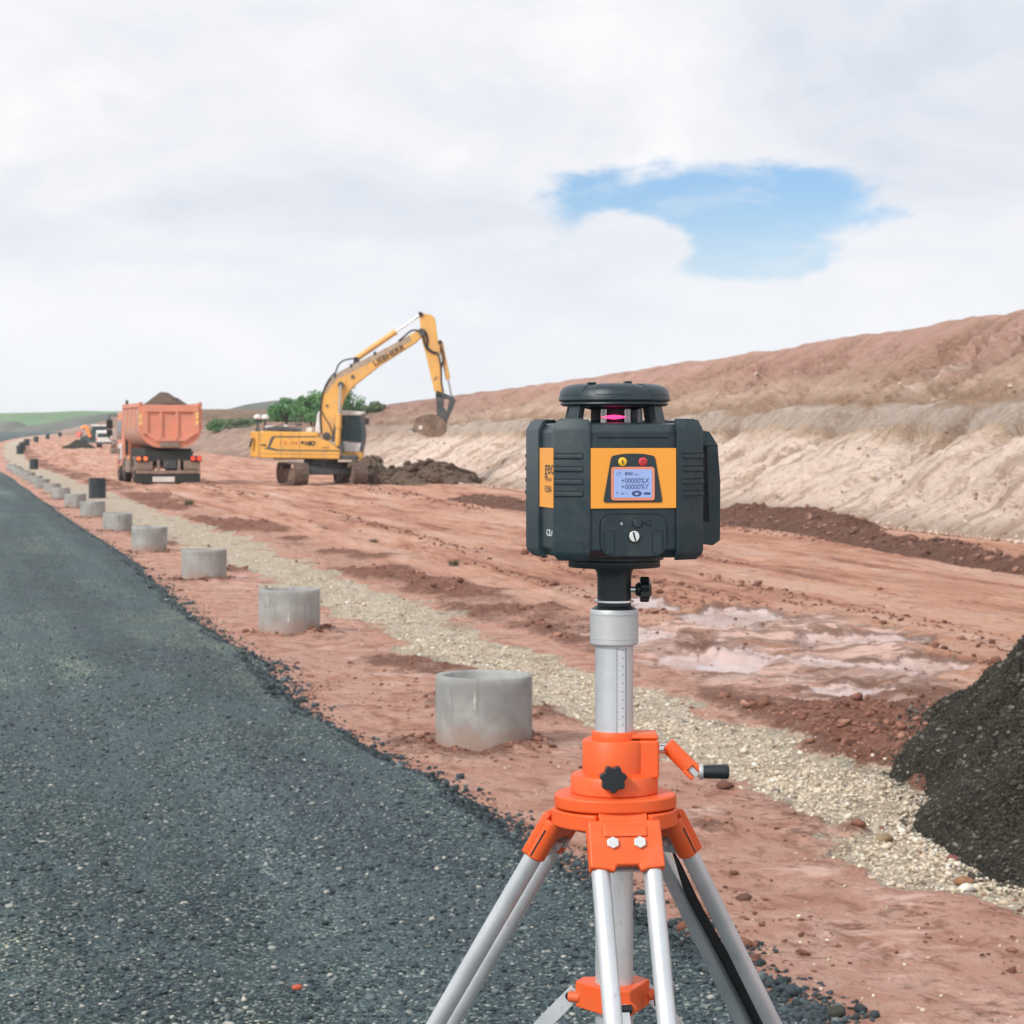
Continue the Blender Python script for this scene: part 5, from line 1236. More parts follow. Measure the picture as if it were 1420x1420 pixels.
for k in range(62):
    z = L(zz(1014)) + k * 0.00162; ln = 3 if k % 5 else (8 if k % 10 else 12)
    a = R(-90 + 8); b = a + R(ln * 0.55)
    if k % 10 == 0 or k % 5 == 0 or True:
        for (p, q, w) in ((a, b, 0.00016),) + (((R(-90 + 22), R(-90 + 25), 0.0006),) if k % 6 == 0 else ()):
            rr1, rr2 = 0.0224, 0.02275
            v4 = [(rr2 * math.cos(t), rr2 * math.sin(t), z + s * w) for t in (p, q) for s in (-1, 1)] + [(rr1 * math.cos(t), rr1 * math.sin(t), z + s * w) for t in (p, q) for s in (-1, 1)]
            m.add(v4, [(0, 2, 3, 1), (4, 5, 7, 6), (0, 1, 5, 4), (2, 6, 7, 3), (0, 4, 6, 2), (1, 3, 7, 5)])
for ang in (5.2, 34.4, 33.0):
    t0, t1 = R(-90 + ang), R(-90 + ang + 0.9)
    v8 = [(rr * math.cos(t), rr * math.sin(t), L(z)) for rr in (0.0227, 0.0223) for t in (t0, t1) for z in (zz(1015), zz(896))]
    m.add(v8, [(0, 2, 3, 1), (4, 5, 7, 6), (0, 1, 5, 4), (2, 6, 7, 3), (0, 4, 6, 2), (1, 3, 7, 5)])
m.build('scale_marks', m_tick, strip_)
m = MB(); hull(m, [(0.0268, zz(893.5)), (0.0281, zz(892)), (0.0283, zz(890)), (0.0283, zz(886.2)), (0.0276, zz(885.9)), (0.0276, zz(885.2)), (0.0283, zz(884.9)), (0.0283, zz(852.6)), (0.0276, zz(852.2)), (0.0276, zz(851.5)), (0.0283, zz(851.2)), (0.0283, zz(846.5)), (0.0272, zz(844.3))], 64)
m.build('collar', m_cast, tri)
m = MB(); hull(m, [(0.0268, zz(844.4)), (0.0225, zz(840.4)), (0.0198, zz(839.6)), (0.0198, zz(835))], 56); m.build('collar_cap', m_blkmet, tri)
m = MB(); hull(m, [(0.0226, zz(835.2)), (0.0231, zz(834.6)), (0.0231, zz(832.2)), (0.0226, zz(831.5))], 48); m.build('washer', m_bolt, tri)
# orange head: stepped casting
def rim_block(m, x0, x1, y0, y1, za, zb): m.box(x0, x1, y0, y1, L(za), L(zb))
m = MB()
hull(m, [(0.0264, zz(1025)), (0.0264, zz(1015)), (0.0254, zz(1013))], 56)
hull(m, [(0.0372, zz(1074)), (0.0372, zz(1027)), (0.0355, zz(1024))], 64)
m.build('head_casting', m_or, tri, 0.0012)
m = MB()
rim_block(m, 0.0, 0.0505, -0.018, 0.030, zz(1023.5), zz(1016)); rim_block(m, 0.012, 0.0515, -0.0225, 0.034, zz(1076), zz(1024))
m.build('gear_housing', m_or, tri, 0.004, 3)
m = MB(); hull(m, [(0.0495, zz(1098)), (0.0512, zz(1096)), (0.0512, zz(1077)), (0.0490, zz(1072.5)), (0.036, zz(1069))], 72); m.build('flange', m_or, tri)
# platform: triangular plate with rounded lobes towards the legs
def lobe_poly(r_long, r_short, phase, n=120):
    pts = []
    for k in range(n):
        a = 2 * math.pi * k / n; c = math.cos(3 * (a - phase)); r = r_short + (r_long - r_short) * (0.5 + 0.5 * c) ** 0.9
        pts.append((r * math.cos(a), r * math.sin(a)))
    return pts
DEL = R(6.5)                                   # the front leg points to the viewer and a little right
FA = -math.pi / 2 + DEL
m = MB(); m.slab(lobe_poly(0.0735, 0.0675, FA + math.pi / 3), L(zz(1116.5)), L(zz(1098))); m.build('platform', m_or, tri, 0.003, 3)
m = MB()
for k in range(3):
    a = FA + math.pi / 3 + k * 2 * math.pi / 3
    M = Matrix.Rotation(a, 4, 'Z')
    arc = [(0.0742 * math.cos(t), 0.0742 * math.sin(t)) for t in np.linspace(-0.60, 0.60, 16)] + [(0.05 * math.cos(t), 0.05 * math.sin(t)) for t in np.linspace(0.66, -0.66, 10)]
    m.slab(arc, L(zz(1141)), L(zz(1118.3)), M)
m.build('hinge_ring', m_or, tri, 0.0025, 3)
m = MB(); hull(m, [(0.045, zz(1150)), (0.060, zz(1145)), (0.062, zz(1117))], 48); m.build('head_core', m_or, tri)
# star knob on the front of the head
def star(m, M, r, h, lobes=7, n=84):
    out = []
    for k in range(n):
        a = 2 * math.pi * k / n; w = 0.5 + 0.5 * math.cos(lobes * a); out.append((r * (0.79 + 0.21 * w ** 0.8) * math.cos(a), r * (0.79 + 0.21 * w ** 0.8) * math.sin(a)))
    m.slab(out, 0, h, M)
kx, kz = (846 - 851.75) * U, L(zz(1070.2))
m = MB(); M = Matrix.Translation((kx + .0005, -0.0505, kz)) @ Matrix.Rotation(R(4), 4, 'Z') @ Matrix.Rotation(R(90), 4, 'X') @ Matrix.Rotation(R(13), 4, 'Z'); star(m, M, 0.0158, 0.013)
kn = m.build('star_knob', m_knob, tri, 0.0022, 3)
m = MB(); m.cyl((kx, -0.03, kz), (kx, -0.052, kz), 0.0065, None, 20); m.build('knob_stem', m_bolt, kn)
# crank
cz = L(zz(1038.5))
m = MB(); m.cyl((0.046, 0.0, cz), (0.0635, 0.0, cz), 0.0056, None, 20); sh_ = m.build('crank_shaft', m_bolt, tri)
A0 = Vector((0.0615, 0, L(zz(1032)))); A1 = Vector((0.0962, -0.004, L(zz(1073.5)))); d = (A1 - A0).normalized()
m = MB(); yv = Vector((0, 1, 0)); xv = yv.cross(d).normalized(); yv = d.cross(xv); Mx = Matrix(((xv.x, yv.x, d.x, A0.x), (xv.y, yv.y, d.y, A0.y), (xv.z, yv.z, d.z, A0.z), (0, 0, 0, 1))); ln = (A1 - A0).length
hexa = [(0.0094 * math.cos(a) , 0.0076 * math.sin(a)) for a in np.linspace(0, 2 * math.pi, 24, endpoint=False)]
m.slab(hexa, 0, ln * 0.78, Mx); m.slab([(-.0095, -.0062), (-.0040, -.0062), (-.0040, .0062), (-.0095, .0062)], ln * 0.70, ln, Mx); m.slab([(.0040, -.0062), (.0095, -.0062), (.0095, .0062), (.0040, .0062)], ln * 0.70, ln, Mx)
arm_ = m.build('crank_arm', m_or, tri, 0.0018, 3)
m = MB(); m.slab([(-.0036, -.0046), (.0036, -.0046), (.0036, .0046), (-.0036, .0046)], ln * 0.76, ln * 1.03, Mx); m.build('hinge_block', m_zinc, arm_, 0.001)
hz0 = L(zz(1069.4)); m = MB(); m.cyl((0.0985, -0.004, hz0), (0.1035, -0.004, hz0), 0.0092, None, 28); m.build('handle_washer', m_zinc, arm_, 0.0008)
m = MB(); MM = Matrix.Translation((0.1035, -0.004, hz0)) @ Matrix.Rotation(R(90), 4, 'Y')
m.lathe([(0.0074, 0), (0.0080, 0.004), (0.0084, 0.018), (0.0088, 0.025), (0.0086, 0.0285), (0.0072, 0.0302)], 32, MM); m.build('crank_handle', m_knob, arm_)
# legs
TANL = 0.605
def leg(phi, name_label=None):
    """phi: direction the leg spreads to"""
    out = Vector((math.cos(phi), math.sin(phi), 0)); tang = Vector((-math.sin(phi), math.cos(phi), 0))
    piv = out * 0.061 + Vector((0, 0, L(zz(1133))))
    dn = (out * TANL + Vector((0, 0, -1))).normalized(); nrm = tang.cross(dn); nrm = nrm if nrm.dot(out) > 0 else -nrm
    # local frame of the leg: x tangential, y outward normal, z down the leg
    M = Matrix(((tang.x, nrm.x, dn.x, piv.x), (tang.y, nrm.y, dn.y, piv.y), (tang.z, nrm.z, dn.z, piv.z), (0, 0, 0, 1)))
    hs, rt = 0.0298, 0.0107
    m = MB()
    for s in (-1, 1): m.cyl(M @ Vector((s * hs, 0, 0.045)), M @ Vector((s * hs, 0, 0.86)), rt, None, 36)
    lg = m.build('leg', m_alu, tri)
    m = MB()
    # clevis: a shell wrapping both tubes with a notch in the lower edge
    prof = [(-0.0418, -0.002), (0.0418, -0.002), (0.0428, 0.0550), (0.022, 0.0570), (0.0155, 0.0600), (0.0125, 0.0520), (-0.0125, 0.0520), (-0.0155, 0.0600), (-0.022, 0.0570), (-0.0428, 0.0550)]
    n = len(prof); 
    vs = [M @ Vector((x, 0.0135, z)) for x, z in prof] + [M @ Vector((x, 0.004, z)) for x, z in prof]
    m.add(vs, [tuple(range(n)), tuple(range(2 * n - 1, n - 1, -1))] + [(i, (i + 1) % n, (i + 1) % n + n, i + n) for i in range(n)])
    for s in (-1, 1):
        m.cyl(M @ Vector((s * hs, 0, 0.004)), M @ Vector((s * hs, 0, 0.0552)), 0.0132, 0.0134, 32)
    br = m.build('leg_bracket', m_or, lg, 0.0028, 3)
    m = MB()
    m.slab([(-0.028, -0.012), (0.028, -0.012), (0.028, 0.009), (-0.028, 0.009)], -0.024, 0.026, M)
    m.build('hinge_tongue', m_or, lg, 0.002)
    m = MB(); m.slab([(-0.026, 0.0134), (0.026, 0.0134), (0.024, 0.0158), (-0.024, 0.0158)], 0.006, 0.019, M); m.build('bracket_rib', m_or, br, 0.0012)
    for s in (-1, 1):
        m = MB(); Mb = M @ Matrix.Translation((s * 0.0155, 0.0130, 0.0265)) @ Matrix.Rotation(R(-90), 4, 'X')
        m.slab([(0.0074 * math.cos(a), 0.0074 * math.sin(a)) for a in np.arange(6) * math.pi / 3 + math.pi / 6], 0, 0.0045, Mb); m.build('hex_bolt', m_bolt, br, 0.0008)
    m = MB()
    for s in (-1, 1):
        Mb = M @ Matrix.Translation((s * 0.012, -0.010, 0.034)) @ Matrix.Rotation(R(90), 4, 'X')
        m.slab([(0.0068 * math.cos(a), 0.0068 * math.sin(a)) for a in np.arange(6) * math.pi / 3], 0, 0.007, Mb)
    m.slab([(-0.024, -0.0095), (0.024, -0.0095), (0.024, -0.0065), (-0.024, -0.0065)], 0.012, 0.052, M); m.build('hinge_nut', m_zinc, br, 0.0006)
    # slot in the bracket sleeve sides
    m = MB(); m.slab([(s_ * 1.0, 0) for s_ in ()], 0, 0, M) if False else None
    m = MB()
    for s in (-1, 1):
        m.slab([(s * 0.0427, -0.0010), (s * 0.0433, -0.0010), (s * 0.0433, 0.0010), (s * 0.0427, 0.0010)], 0.016, 0.052, M)
    build_split(m, 'bracket_slot', m_knob, br)
    # lower section: clamp, inner tube, foot
    zb = (piv.z - 0.02) / -dn.z
    m = MB(); m.slab([(-0.047, -0.016), (0.047, -0.016), (0.047, 0.016), (-0.047, 0.016)], 0.84, 0.90, M); m.build('leg_clamp', m_or, lg, 0.004)
    m = MB(); m.cyl(M @ Vector((0, 0, 0.62)), M @ Vector((0, 0, zb - 0.05)), 0.0105, None, 24); m.build('inner_leg', m_alu, lg)
    m = MB(); m.cyl(M @ Vector((0, 0, zb - 0.10)), M @ Vector((0, 0, zb)), 0.016, 0.004, 20); m.build('foot', m_or, lg, 0.001)
    return M
LM = [leg(FA), leg(FA - 2 * math.pi / 3), leg(FA + 2 * math.pi / 3)]
# black carrying strap hanging along the right leg
m = MB(); M = LM[2]; vs = []; fs = []
cl = [(-0.006, -0.004, 0.050, 0.006), (-0.004, -0.004, 0.075, 0.010), (0.004, -0.003, 0.13, 0.016), (0.006, 0.0, 0.20, 0.019), (0.004, 0.003, 0.28, 0.021), (0.0, 0.004, 0.36, 0.021), (0.002, 0.003, 0.44, 0.020), (0.0, 0.0, 0.60, 0.020)]
sp = spline([Vector((a, b, c)) for a, b, c, w in cl], 6); wd = np.interp(np.linspace(0, 1, len(sp)), np.linspace(0, 1, len(cl)), [c[3] for c in cl])
for p, w in zip(sp, wd):
    for sx_, sy_ in ((-1, -1), (1, -1), (1, 1), (-1, 1)): vs.append(M @ Vector((p.x + sx_ * w * 1.0, p.y + sy_ * 0.0012 + sx_ * 0.004, p.z)))
for i in range(len(sp) - 1):
    for k in range(4): fs.append((i * 4 + k, i * 4 + (k + 1) % 4, (i + 1) * 4 + (k + 1) % 4, (i + 1) * 4 + k))
fs += [(3, 2, 1, 0), tuple(len(vs) - 4 + k for k in range(4))]
m.add(vs, fs); m.build('carry_strap', m_strap, tri)
# spreader hub and struts
hz_a, hz_b = L(zz(1398)), L(zz(1362))
hub = []
for k in range(3):
    a = FA + k * 2 * math.pi / 3
    for da, r in ((-0.62, 0.036), (-0.26, 0.046), (0.26, 0.046), (0.62, 0.036)): hub.append((r * math.cos(a + da), r * math.sin(a + da)))
m = MB(); m.slab(hub, hz_a, hz_b); hubo = m.build('spreader_hub', m_or, tri, 0.002, 3)
for k in range(3):
    a = FA + k * 2 * math.pi / 3; out = Vector((math.cos(a), math.sin(a), 0)); tg_ = Vector((-math.sin(a), math.cos(a), 0))
    m = MB(); zt_ = (hz_a + hz_b) / 2 - 0.004
    s0 = out * 0.052 + Vector((0, 0, zt_)); m.cyl(s0 - tg_ * 0.012, s0 + tg_ * 0.012, 0.0052, None, 16); m.build('hub_pin', m_knob, hubo)
    m = MB()
    for s in (-1, 1): m.slab([], 0, 0) if False else m.cyl(out * 0.038 + tg_ * (s * .011) + Vector((0, 0, zt_)), s0 + tg_ * (s * .011) , 0.0065, None, 12)
    m.build('hub_lug', m_or, hubo)
    piv = out * 0.061 + Vector((0, 0, L(zz(1133)))); dn = (out * TANL + Vector((0, 0, -1))).normalized(); e = piv + dn * 0.66 - out * 0.012
    d = (e - s0).normalized(); nn = tg_.cross(d)
    Ms = Matrix(((tg_.x, nn.x, d.x, s0.x), (tg_.y, nn.y, d.y, s0.y), (tg_.z, nn.z, d.z, s0.z), (0, 0, 0, 1)))
    m = MB(); m.slab([(-0.009, -0.0016), (0.009, -0.0016), (0.009, 0.0016), (-0.009, 0.0016)], -0.006, (e - s0).length, Ms) if k == 0 else m.slab([(-0.0016, -0.009), (0.0016, -0.009), (0.0016, 0.009), (-0.0016, 0.009)], -0.006, (e - s0).length, Ms)
    m.build('strut', m_alu, tri, 0.0008)
m = MB(); M = Matrix.Translation((0.046, -0.012, (hz_a + hz_b) / 2)) @ Matrix.Rotation(R(90), 4, 'Y'); star(m, M, 0.010, 0.008, 6); m.build('hub_knob', m_knob, hubo, 0.0012)

# ================================================================== LASER LEVEL
K = U / 4.4375                              # metres per pixel of the 4.4375x close-up
LZ = zz(510 + 1225 / 4.4375)                # underside of the base plate
las = thing('laser_level', 'dark grey rotary laser level with yellow orange panels on top of the tripod', 'laser level', (AX_X, AX_Y, LZ), R(11.8))
def zl(y): return (1225 - y) * K           # close-up row to local height
m_hous = paint('housing_plastic', (0.011, 0.027, 0.035), 0.36, var=0.10, scale=14, bump=0.22, bscale=1400, spec=0.5, dirt=(0.20, 0.17, 0.14), dirt_amt=0.11)
m_grip = paint('rubber_bumper', (0.014, 0.033, 0.042), 0.42, var=0.10, scale=14, bump=0.3, bscale=1200, spec=0.45, dirt=(0.22, 0.18, 0.15), dirt_amt=0.12)
m_groove = paint('dark_groove', (0.008, 0.013, 0.016), 0.6)
m_pan = paint('panel_yellow_orange', (0.90, 0.36, 0.042), 0.42, var=0.025, scale=10)
m_print = paint('dark_print', (0.03, 0.03, 0.028), 0.5)
m_lite = paint('white_print', (0.62, 0.66, 0.68), 0.5)
m_face = paint('keypad_black', (0.020, 0.032, 0.038), 0.33, var=0.05)
m_by = paint('button_yellow', (0.86, 0.53, 0.03), 0.35); m_br = paint('button_red', (0.68, 0.055, 0.065), 0.35)
m_scrf = paint('screen_frame', (0.78, 0.27, 0.16), 0.4)
m_lcd, N, B = new_mat('lcd_screen')
g_ = N.noise(N.n('ShaderNodeTexCoord').outputs['Object'], 40, 2)
N.put(B.inputs['Base Color'], N.mix(g_, (0.24, 0.32, 0.58), (0.28, 0.37, 0.62))); B.inputs['Roughness'].default_value = 0.18
B.inputs['Emission Color'].default_value = (0.25, 0.34, 0.66, 1); B.inputs['Emission Strength'].default_value = 0.32
m_seg = paint('lcd_segment', (0.05, 0.075, 0.19), 0.4)
m_glas, N, B = new_mat('clear_glass')
B.inputs['Base Color'].default_value = (0.92, 0.93, 0.93, 1); B.inputs['Roughness'].default_value = 0.04; B.inputs['Transmission Weight'].default_value = 0.65; B.inputs['IOR'].default_value = 1.45
m_beam = lamp_mat('laser_glow', (1.0, 0.05, 0.22), 2.0)
HW, FH, CH = 0.0868, 0.0505, 0.0375          # half width, half flat, chamfer leg
SH = 0.0665
def octo(hw, fh): k_ = fh / FH; return [(-fh, -hw), (fh, -hw), (hw, -SH * k_), (hw, SH * k_), (fh, hw), (-fh, hw), (-hw, SH * k_), (-hw, -SH * k_)]
def loft(m, rings):
    n = len(rings[0][0]); b = []
    for poly, z in rings: b += [(x, y, z) for x, y in poly]
    fs = [tuple(range(n - 1, -1, -1)), tuple(range((len(rings) - 1) * n, len(rings) * n))]
    for r in range(len(rings) - 1):
        for i in range(n): fs.append((r * n + i, r * n + (i + 1) % n, (r + 1) * n + (i + 1) % n, (r + 1) * n + i))
    return m.add(b, fs)
m = MB(); zb_, zt_ = zl(1150), zl(345)
loft(m, [(octo(HW * .90, FH * .92), zb_), (octo(HW, FH), zb_ + 0.010), (octo(HW, FH), zt_ - 0.0095), (octo(HW * .925, FH * .90), zt_ - 0.001), (octo(HW * .80, FH * .8), zt_ + 0.0005), (octo(HW * .55, FH * .55), zt_ + 0.001)])
house = m.build('housing', m_hous, las, 0.0016, 3)
# raised front plate edge at the top of the front face
m = MB(); loft(m, [([(-0.042, -HW - .0014), (0.042, -HW - .0014), (0.042, -HW + .004), (-0.042, -HW + .004)], zl(432)), ([(-0.042, -HW - .0014), (0.042, -HW - .0014), (0.042, -HW + .004), (-0.042, -HW + .004)], zl(395)), ([(-0.034, -HW + .0066), (0.034, -HW + .0066), (0.034, -HW + .0104), (-0.034, -HW + .0104)], zl(352))]); m.build('brow', m_hous, house, 0.0012)
# corner bumpers
def bumper(sx, sy):
    """front-left corner shape, mirrored to the other corners"""
    m = MB(); w = HW + 0.0024; back = sy > 0; we = w + (0.0018 if back else -0.0012)
    def sec(e):
        g = 0.010 if back else 0.0
        return [(-FH, -w + e), (-FH - 0.0025, -w + e), (-we + e, -0.0685 + e * 0.3), (-we + e, -0.0600 + 0.058 * back), (-HW + 0.006, -0.0600 + 0.058 * back), (-HW + 0.012, -0.064), (-FH - 0.006, -HW + 0.008), (-FH, -HW + 0.008)]
    z0_, z1_ = zl(1165), zl(322)
    loft(m, [(sec(0.008), z0_), (sec(0.0015), z0_ + 0.006), (sec(0.0), z0_ + 0.011), (sec(0.0), z1_ - 0.0125), (sec(0.0015), z1_ - 0.0085), (sec(0.006), z1_)])
    S = Matrix.Diagonal((sx, -sy, 1, 1))
    m.v = [tuple(S @ Vector(v)) for v in m.v]
    b = m.build('bumper', m_grip, las, 0.0018, 3)
    p0 = Vector((-FH - 0.0025, -w, 0)); p1 = Vector((-we, -0.0685, 0)); t = (p1 - p0).normalized(); nrm = Vector((t.y, -t.x, 0)); nrm = nrm if nrm.dot(p0) > 0 else -nrm
    fl = (p1 - p0).length; zax = Vector((0, 0, 1))
    Mg = S @ Matrix(((t.x, nrm.x, 0, p0.x), (t.y, nrm.y, 0, p0.y), (0, 0, 1, 0), (0, 0, 0, 1)))
    g = MB(); gd = MB()
    for yy in (520, 597, 672, 745):
        za = zl(yy)
        gd.box(fl * 0.13, fl * 0.985, -0.003, 0.0003, za - 0.0020, za, Mg)
        g.box(fl * 0.15, fl * 1.0, -0.003, 0.0020, za - 0.0068, za - 0.0021, Mg)
    g.build('grip_ribs', m_grip, b, 0.0010, 3); gd.build('grip_slots', m_groove, b)
    m2 = MB(); m2.box(fl * 0.25, fl * 0.9, -0.017, -0.009, z1_ - 0.002, z1_ + 0.0012, Mg); m2.build('bumper_pad', m_hous, b, 0.001)
    return b
for sx, sy in ((1, -1), (-1, -1), (1, 1), (-1, 1)): bumper(sx, sy)
# yellow-orange bands on front, left, back
zp0, zp1 = zl(852), zl(493)
for k, nm in ((0, 'front_panel'), (3, 'side_panel'), (2, 'back_panel')):
    m = MB(); hw_ = (-FH + 0.0005, FH - 0.0005) if k != 3 else (-0.008, 0.0665); m.box(hw_[0], hw_[1], -HW - 0.0022, -HW + 0.002, zp0, zp1); o = m.build(nm, m_pan, las, 0.0005); o.matrix_basis = Matrix.Rotation(R(90 * k), 4, 'Z') if k != 3 else Matrix.Rotation(R(-90), 4, 'Z')
    if k == 0: fpan = o
    if k == 3: spanl = o
def fx(zx): return (zx - 730) * 0.0000794 * 1.0    # column of the 10.92x close-up of the panel
def fz(zy): return zl(0) * 0 + (CAM_H - LZ) - zy * 0.00007725
def rpoly(pts, r, n=6):
    """round the corners of a polygon"""
    out = []; N_ = len(pts)
    for i in range(N_):
        p = Vector(pts[i]); a = (Vector(pts[i - 1]) - p).normalized(); b = (Vector(pts[(i + 1) % N_]) - p).normalized()
        p0 = p + a * r; p1 = p + b * r
        for k in range(n + 1):
            t = k / n; q = p0 * (1 - t) ** 2 + p * 2 * t * (1 - t) + p1 * t * t; out.append((q.x, q.y))
    return out
yf = -HW - 0.0022
m = MB(); m.prism(rpoly([(fx(280), fz(915)), (fx(1155), fz(915)), (fx(1040), fz(236)), (fx(880), fz(204)), (fx(720), fz(198)), (fx(560), fz(204)), (fx(400), fz(236))], 0.0034), yf - 0.0012, yf + 0.001); key = m.build('keypad', m_face, fpan, 0.0004)
m = MB(); m.prism(rpoly([(fx(392), fz(888)), (fx(1034), fz(888)), (fx(1034), fz(396)), (fx(392), fz(396))], 0.004), yf - 0.0024, yf - 0.0005); scr = m.build('screen_frame', m_scrf, key, 0.0004)
m = MB(); m.prism(rpoly([(fx(432), fz(846)), (fx(992), fz(846)), (fx(992), fz(432)), (fx(432), fz(432))], 0.0012), yf - 0.0027, yf - 0.001); lcd = m.build('screen', m_lcd, fpan)
def ft(name, s, zx, zy, h, mat, sx=1.0, bold=0.0, par=None, y=None):
    M = frame((fx(zx), (yf - 0.0028) if y is None else y, fz(zy)), (1, 0, 0), (0, 0, 1)); return text(name, s, h, M, mat, par or lcd, bold, 0.00006, sx)
ft('display_text', 'LT', 470, 498, 0.0052, m_seg, 0.95)
ft('display_text', '800', 588, 497, 0.0055, m_seg, 1.15, 0.00008); ft('display_text', 'rpm', 728, 503, 0.0032, m_seg, 1.0)
ft('display_text', '+00000%X', 535, 600, 0.0082, m_seg, 0.90, 0.00004)
ft('display_text', '+00000%Y', 535, 690, 0.0082, m_seg, 0.90, 0.00004)
m = MB(); ez = fz(786); ex = fx(766); yy = yf - 0.0027
def disc(m, x, z, rx, rz, y0, y1, n=32): m.prism([(x + rx * math.cos(a), z + rz * math.sin(a)) for a in np.linspace(0, 2 * math.pi, n, endpoint=False)], y0, y1)
disc(m, ex, ez, 0.0060, 0.0034, yy - 0.0001, yy + .0002)
m.box(fx(870), fx(965), yy - .0001, yy + .0002, fz(805), fz(768)); m.box(fx(965), fx(972), yy - .0001, yy + .0002, fz(795), fz(778))
m.prism([(fx(458), fz(765)), (fx(494), fz(765)), (fx(476), fz(785))], yy - .0001, yy + .0002); m.box(fx(474), fx(478), yy - .0001, yy + .0002, fz(805), fz(780))
for a in (540, 562): m.box(fx(a), fx(a + 10), yy - .0001, yy + .0002, fz(803), fz(770))
m.prism([(fx(590), fz(768)), (fx(600), fz(768)), (fx(645), fz(803)), (fx(635), fz(803))], yy - .0001, yy + .0002)
m.build('display_icons', m_seg, lcd)
m = MB(); m.prism([(ex - .0028, ez - .0004), (ex, ez - .0020), (ex + .0028, ez - .0004), (ex + .0010, ez + .0004), (ex + .0028, ez + .0018), (ex, ez + .0006), (ex - .0028, ez + .0018), (ex - .001, ez + .0003)], yy - .0003, yy); m.build('display_cross', m_lcd, lcd)
def button(zx, zy, mat, name):
    m = MB(); r = 0.0050; m.lathe([(r, 0), (r, 0.0012), (r * .85, 0.0018), (r * .2, 0.0019)], 32, Matrix.Translation((fx(zx), yf - 0.001, fz(zy))) @ Matrix.Rotation(R(90), 4, 'X')); return m.build(name, mat, key)
b1 = button(561, 320, m_by, 'button'); b2 = button(862, 322, m_br, 'button')
ft('button_symbol', 'i', 545, 322, 0.0072, m_print, 1.3, 0.0002, key, yf - 0.0032)
m = MB(); x_, z_ = fx(862), fz(324); yb = yf - 0.0032
arc = [(x_ + .0030 * math.cos(a), z_ + .0030 * math.sin(a)) for a in np.linspace(R(125), R(415), 24)] + [(x_ + .0023 * math.cos(a), z_ + .0023 * math.sin(a)) for a in np.linspace(R(415), R(125), 24)]
m.prism(arc, yb, yb + .0005); m.box(x_ - .00035, x_ + .00035, yb, yb + .0005, z_ - .0002, z_ + .0034); m.build('button_symbol', paint('deep_red', (0.30, 0.012, 0.02), 0.5), key)
# side panel lettering (partly hidden by the corner bumper)
def trim(o):
    for v in o.data.vertices: v.co.y = max(v.co.y, -0.0675)
def side_text(s, y0, zc_, h, mat, sx, bold=0.0):
    M = frame((-HW - 0.0023, y0, zc_), (0, -1, 0), (0, 0, 1)); o = text('panel_lettering', s, h, M, mat, las, bold, 0.00005, sx); trim(o); return o
side_text('geo', -0.0262, zl(612), 0.0225, m_print, 1.5, 0.0003)
side_text('FENNEL', -0.0270, zl(683), 0.0058, m_print, 1.8); side_text('FL50H-', -0.0262, zl(742), 0.0105, m_print, 1.2, 0.0002)
M = frame((-HW - 0.0002, -0.0262, zl(1005)), (0, -1, 0), (0, 0, 1)); trim(text('class_lettering', 'CLA', 0.0105, M, m_lite, las, 0.0001, 0.0004, 1.9))
# socket cover below the panel
cx_ = 0.0; m = MB(); zc0, zc1 = zl(1128), zl(880)
m.prism(rpoly([(-0.040, zc0), (0.040, zc0), (0.040, zc1), (-0.040, zc1)], 0.0165, 10), -HW - 0.0004, -HW + 0.003); m.build('cover_recess', m_groove, las)
m = MB(); m.prism(rpoly([(-0.0385, zc0 - .002), (0.0385, zc0 - .002), (0.0385, zc1 - 0.0022), (-0.0385, zc1 - 0.0022)], 0.0155, 10), -HW - 0.0028, -HW + 0.002); cover = m.build('battery_cover', m_hous, las, 0.0008)
yc = -HW - 0.0028
def cxx(zx): return (zx - 783) * K / math.cos(R(14))
m = MB()
for a, b in ((605, 668), (892, 958)): m.prism(rpoly([(cxx(a), zl(1122)), (cxx(b), zl(1122)), (cxx(b), zl(985)), (cxx(a), zl(985))], 0.0022), yc - 0.0004, yc + .001)
disc(m, cxx(803), zl(940), 0.0066, 0.0062, yc - 0.0004, yc + .001); m.box(cxx(830), cxx(868), yc - .0004, yc + .001, zl(948), zl(934)); disc(m, cxx(872), zl(940), 0.0036, 0.0036, yc - 0.0005, yc + .001)
disc(m, cxx(783), zl(1018), 0.0074, 0.0080, yc - 0.0004, yc + .001)
m.build('cover_recesses', m_groove, cover)
m = MB()
disc(m, cxx(803), zl(938), 0.0050, 0.0052, yc - 0.0016, yc); disc(m, cxx(872), zl(940), 0.0022, 0.0022, yc - 0.0014, yc)
for a, b in ((611, 664), (898, 952)): m.prism(rpoly([(cxx(a), zl(1122)), (cxx(b), zl(1122)), (cxx(b), zl(992)), (cxx(a), zl(992))], 0.0018), yc - 0.0012, yc)
build_split(m, 'socket_plug', m_grip, cover, bevel=0.0005)
m = MB(); disc(m, cxx(783), zl(1018), 0.0060, 0.0064, yc - 0.0030, yc - .0003); scw = m.build('cover_screw', m_bolt, cover, 0.0008)
m = MB(); m.box(-.0009, .0009, -.0005, .0005, -.0052, .0052, Matrix.Translation((cxx(783), yc - 0.0030, zl(1018))) @ Matrix.Rotation(R(-14), 4, 'Y')); m.build('screw_slot', m_groove, scw)
M = frame((cxx(702), yc - 0.0002, zl(940)), (1, 0, 0), (0, 0, 1)); text('cover_mark', 'e', 0.0062, M, m_lite, cover, 0.0, 0.0002, 1.0)
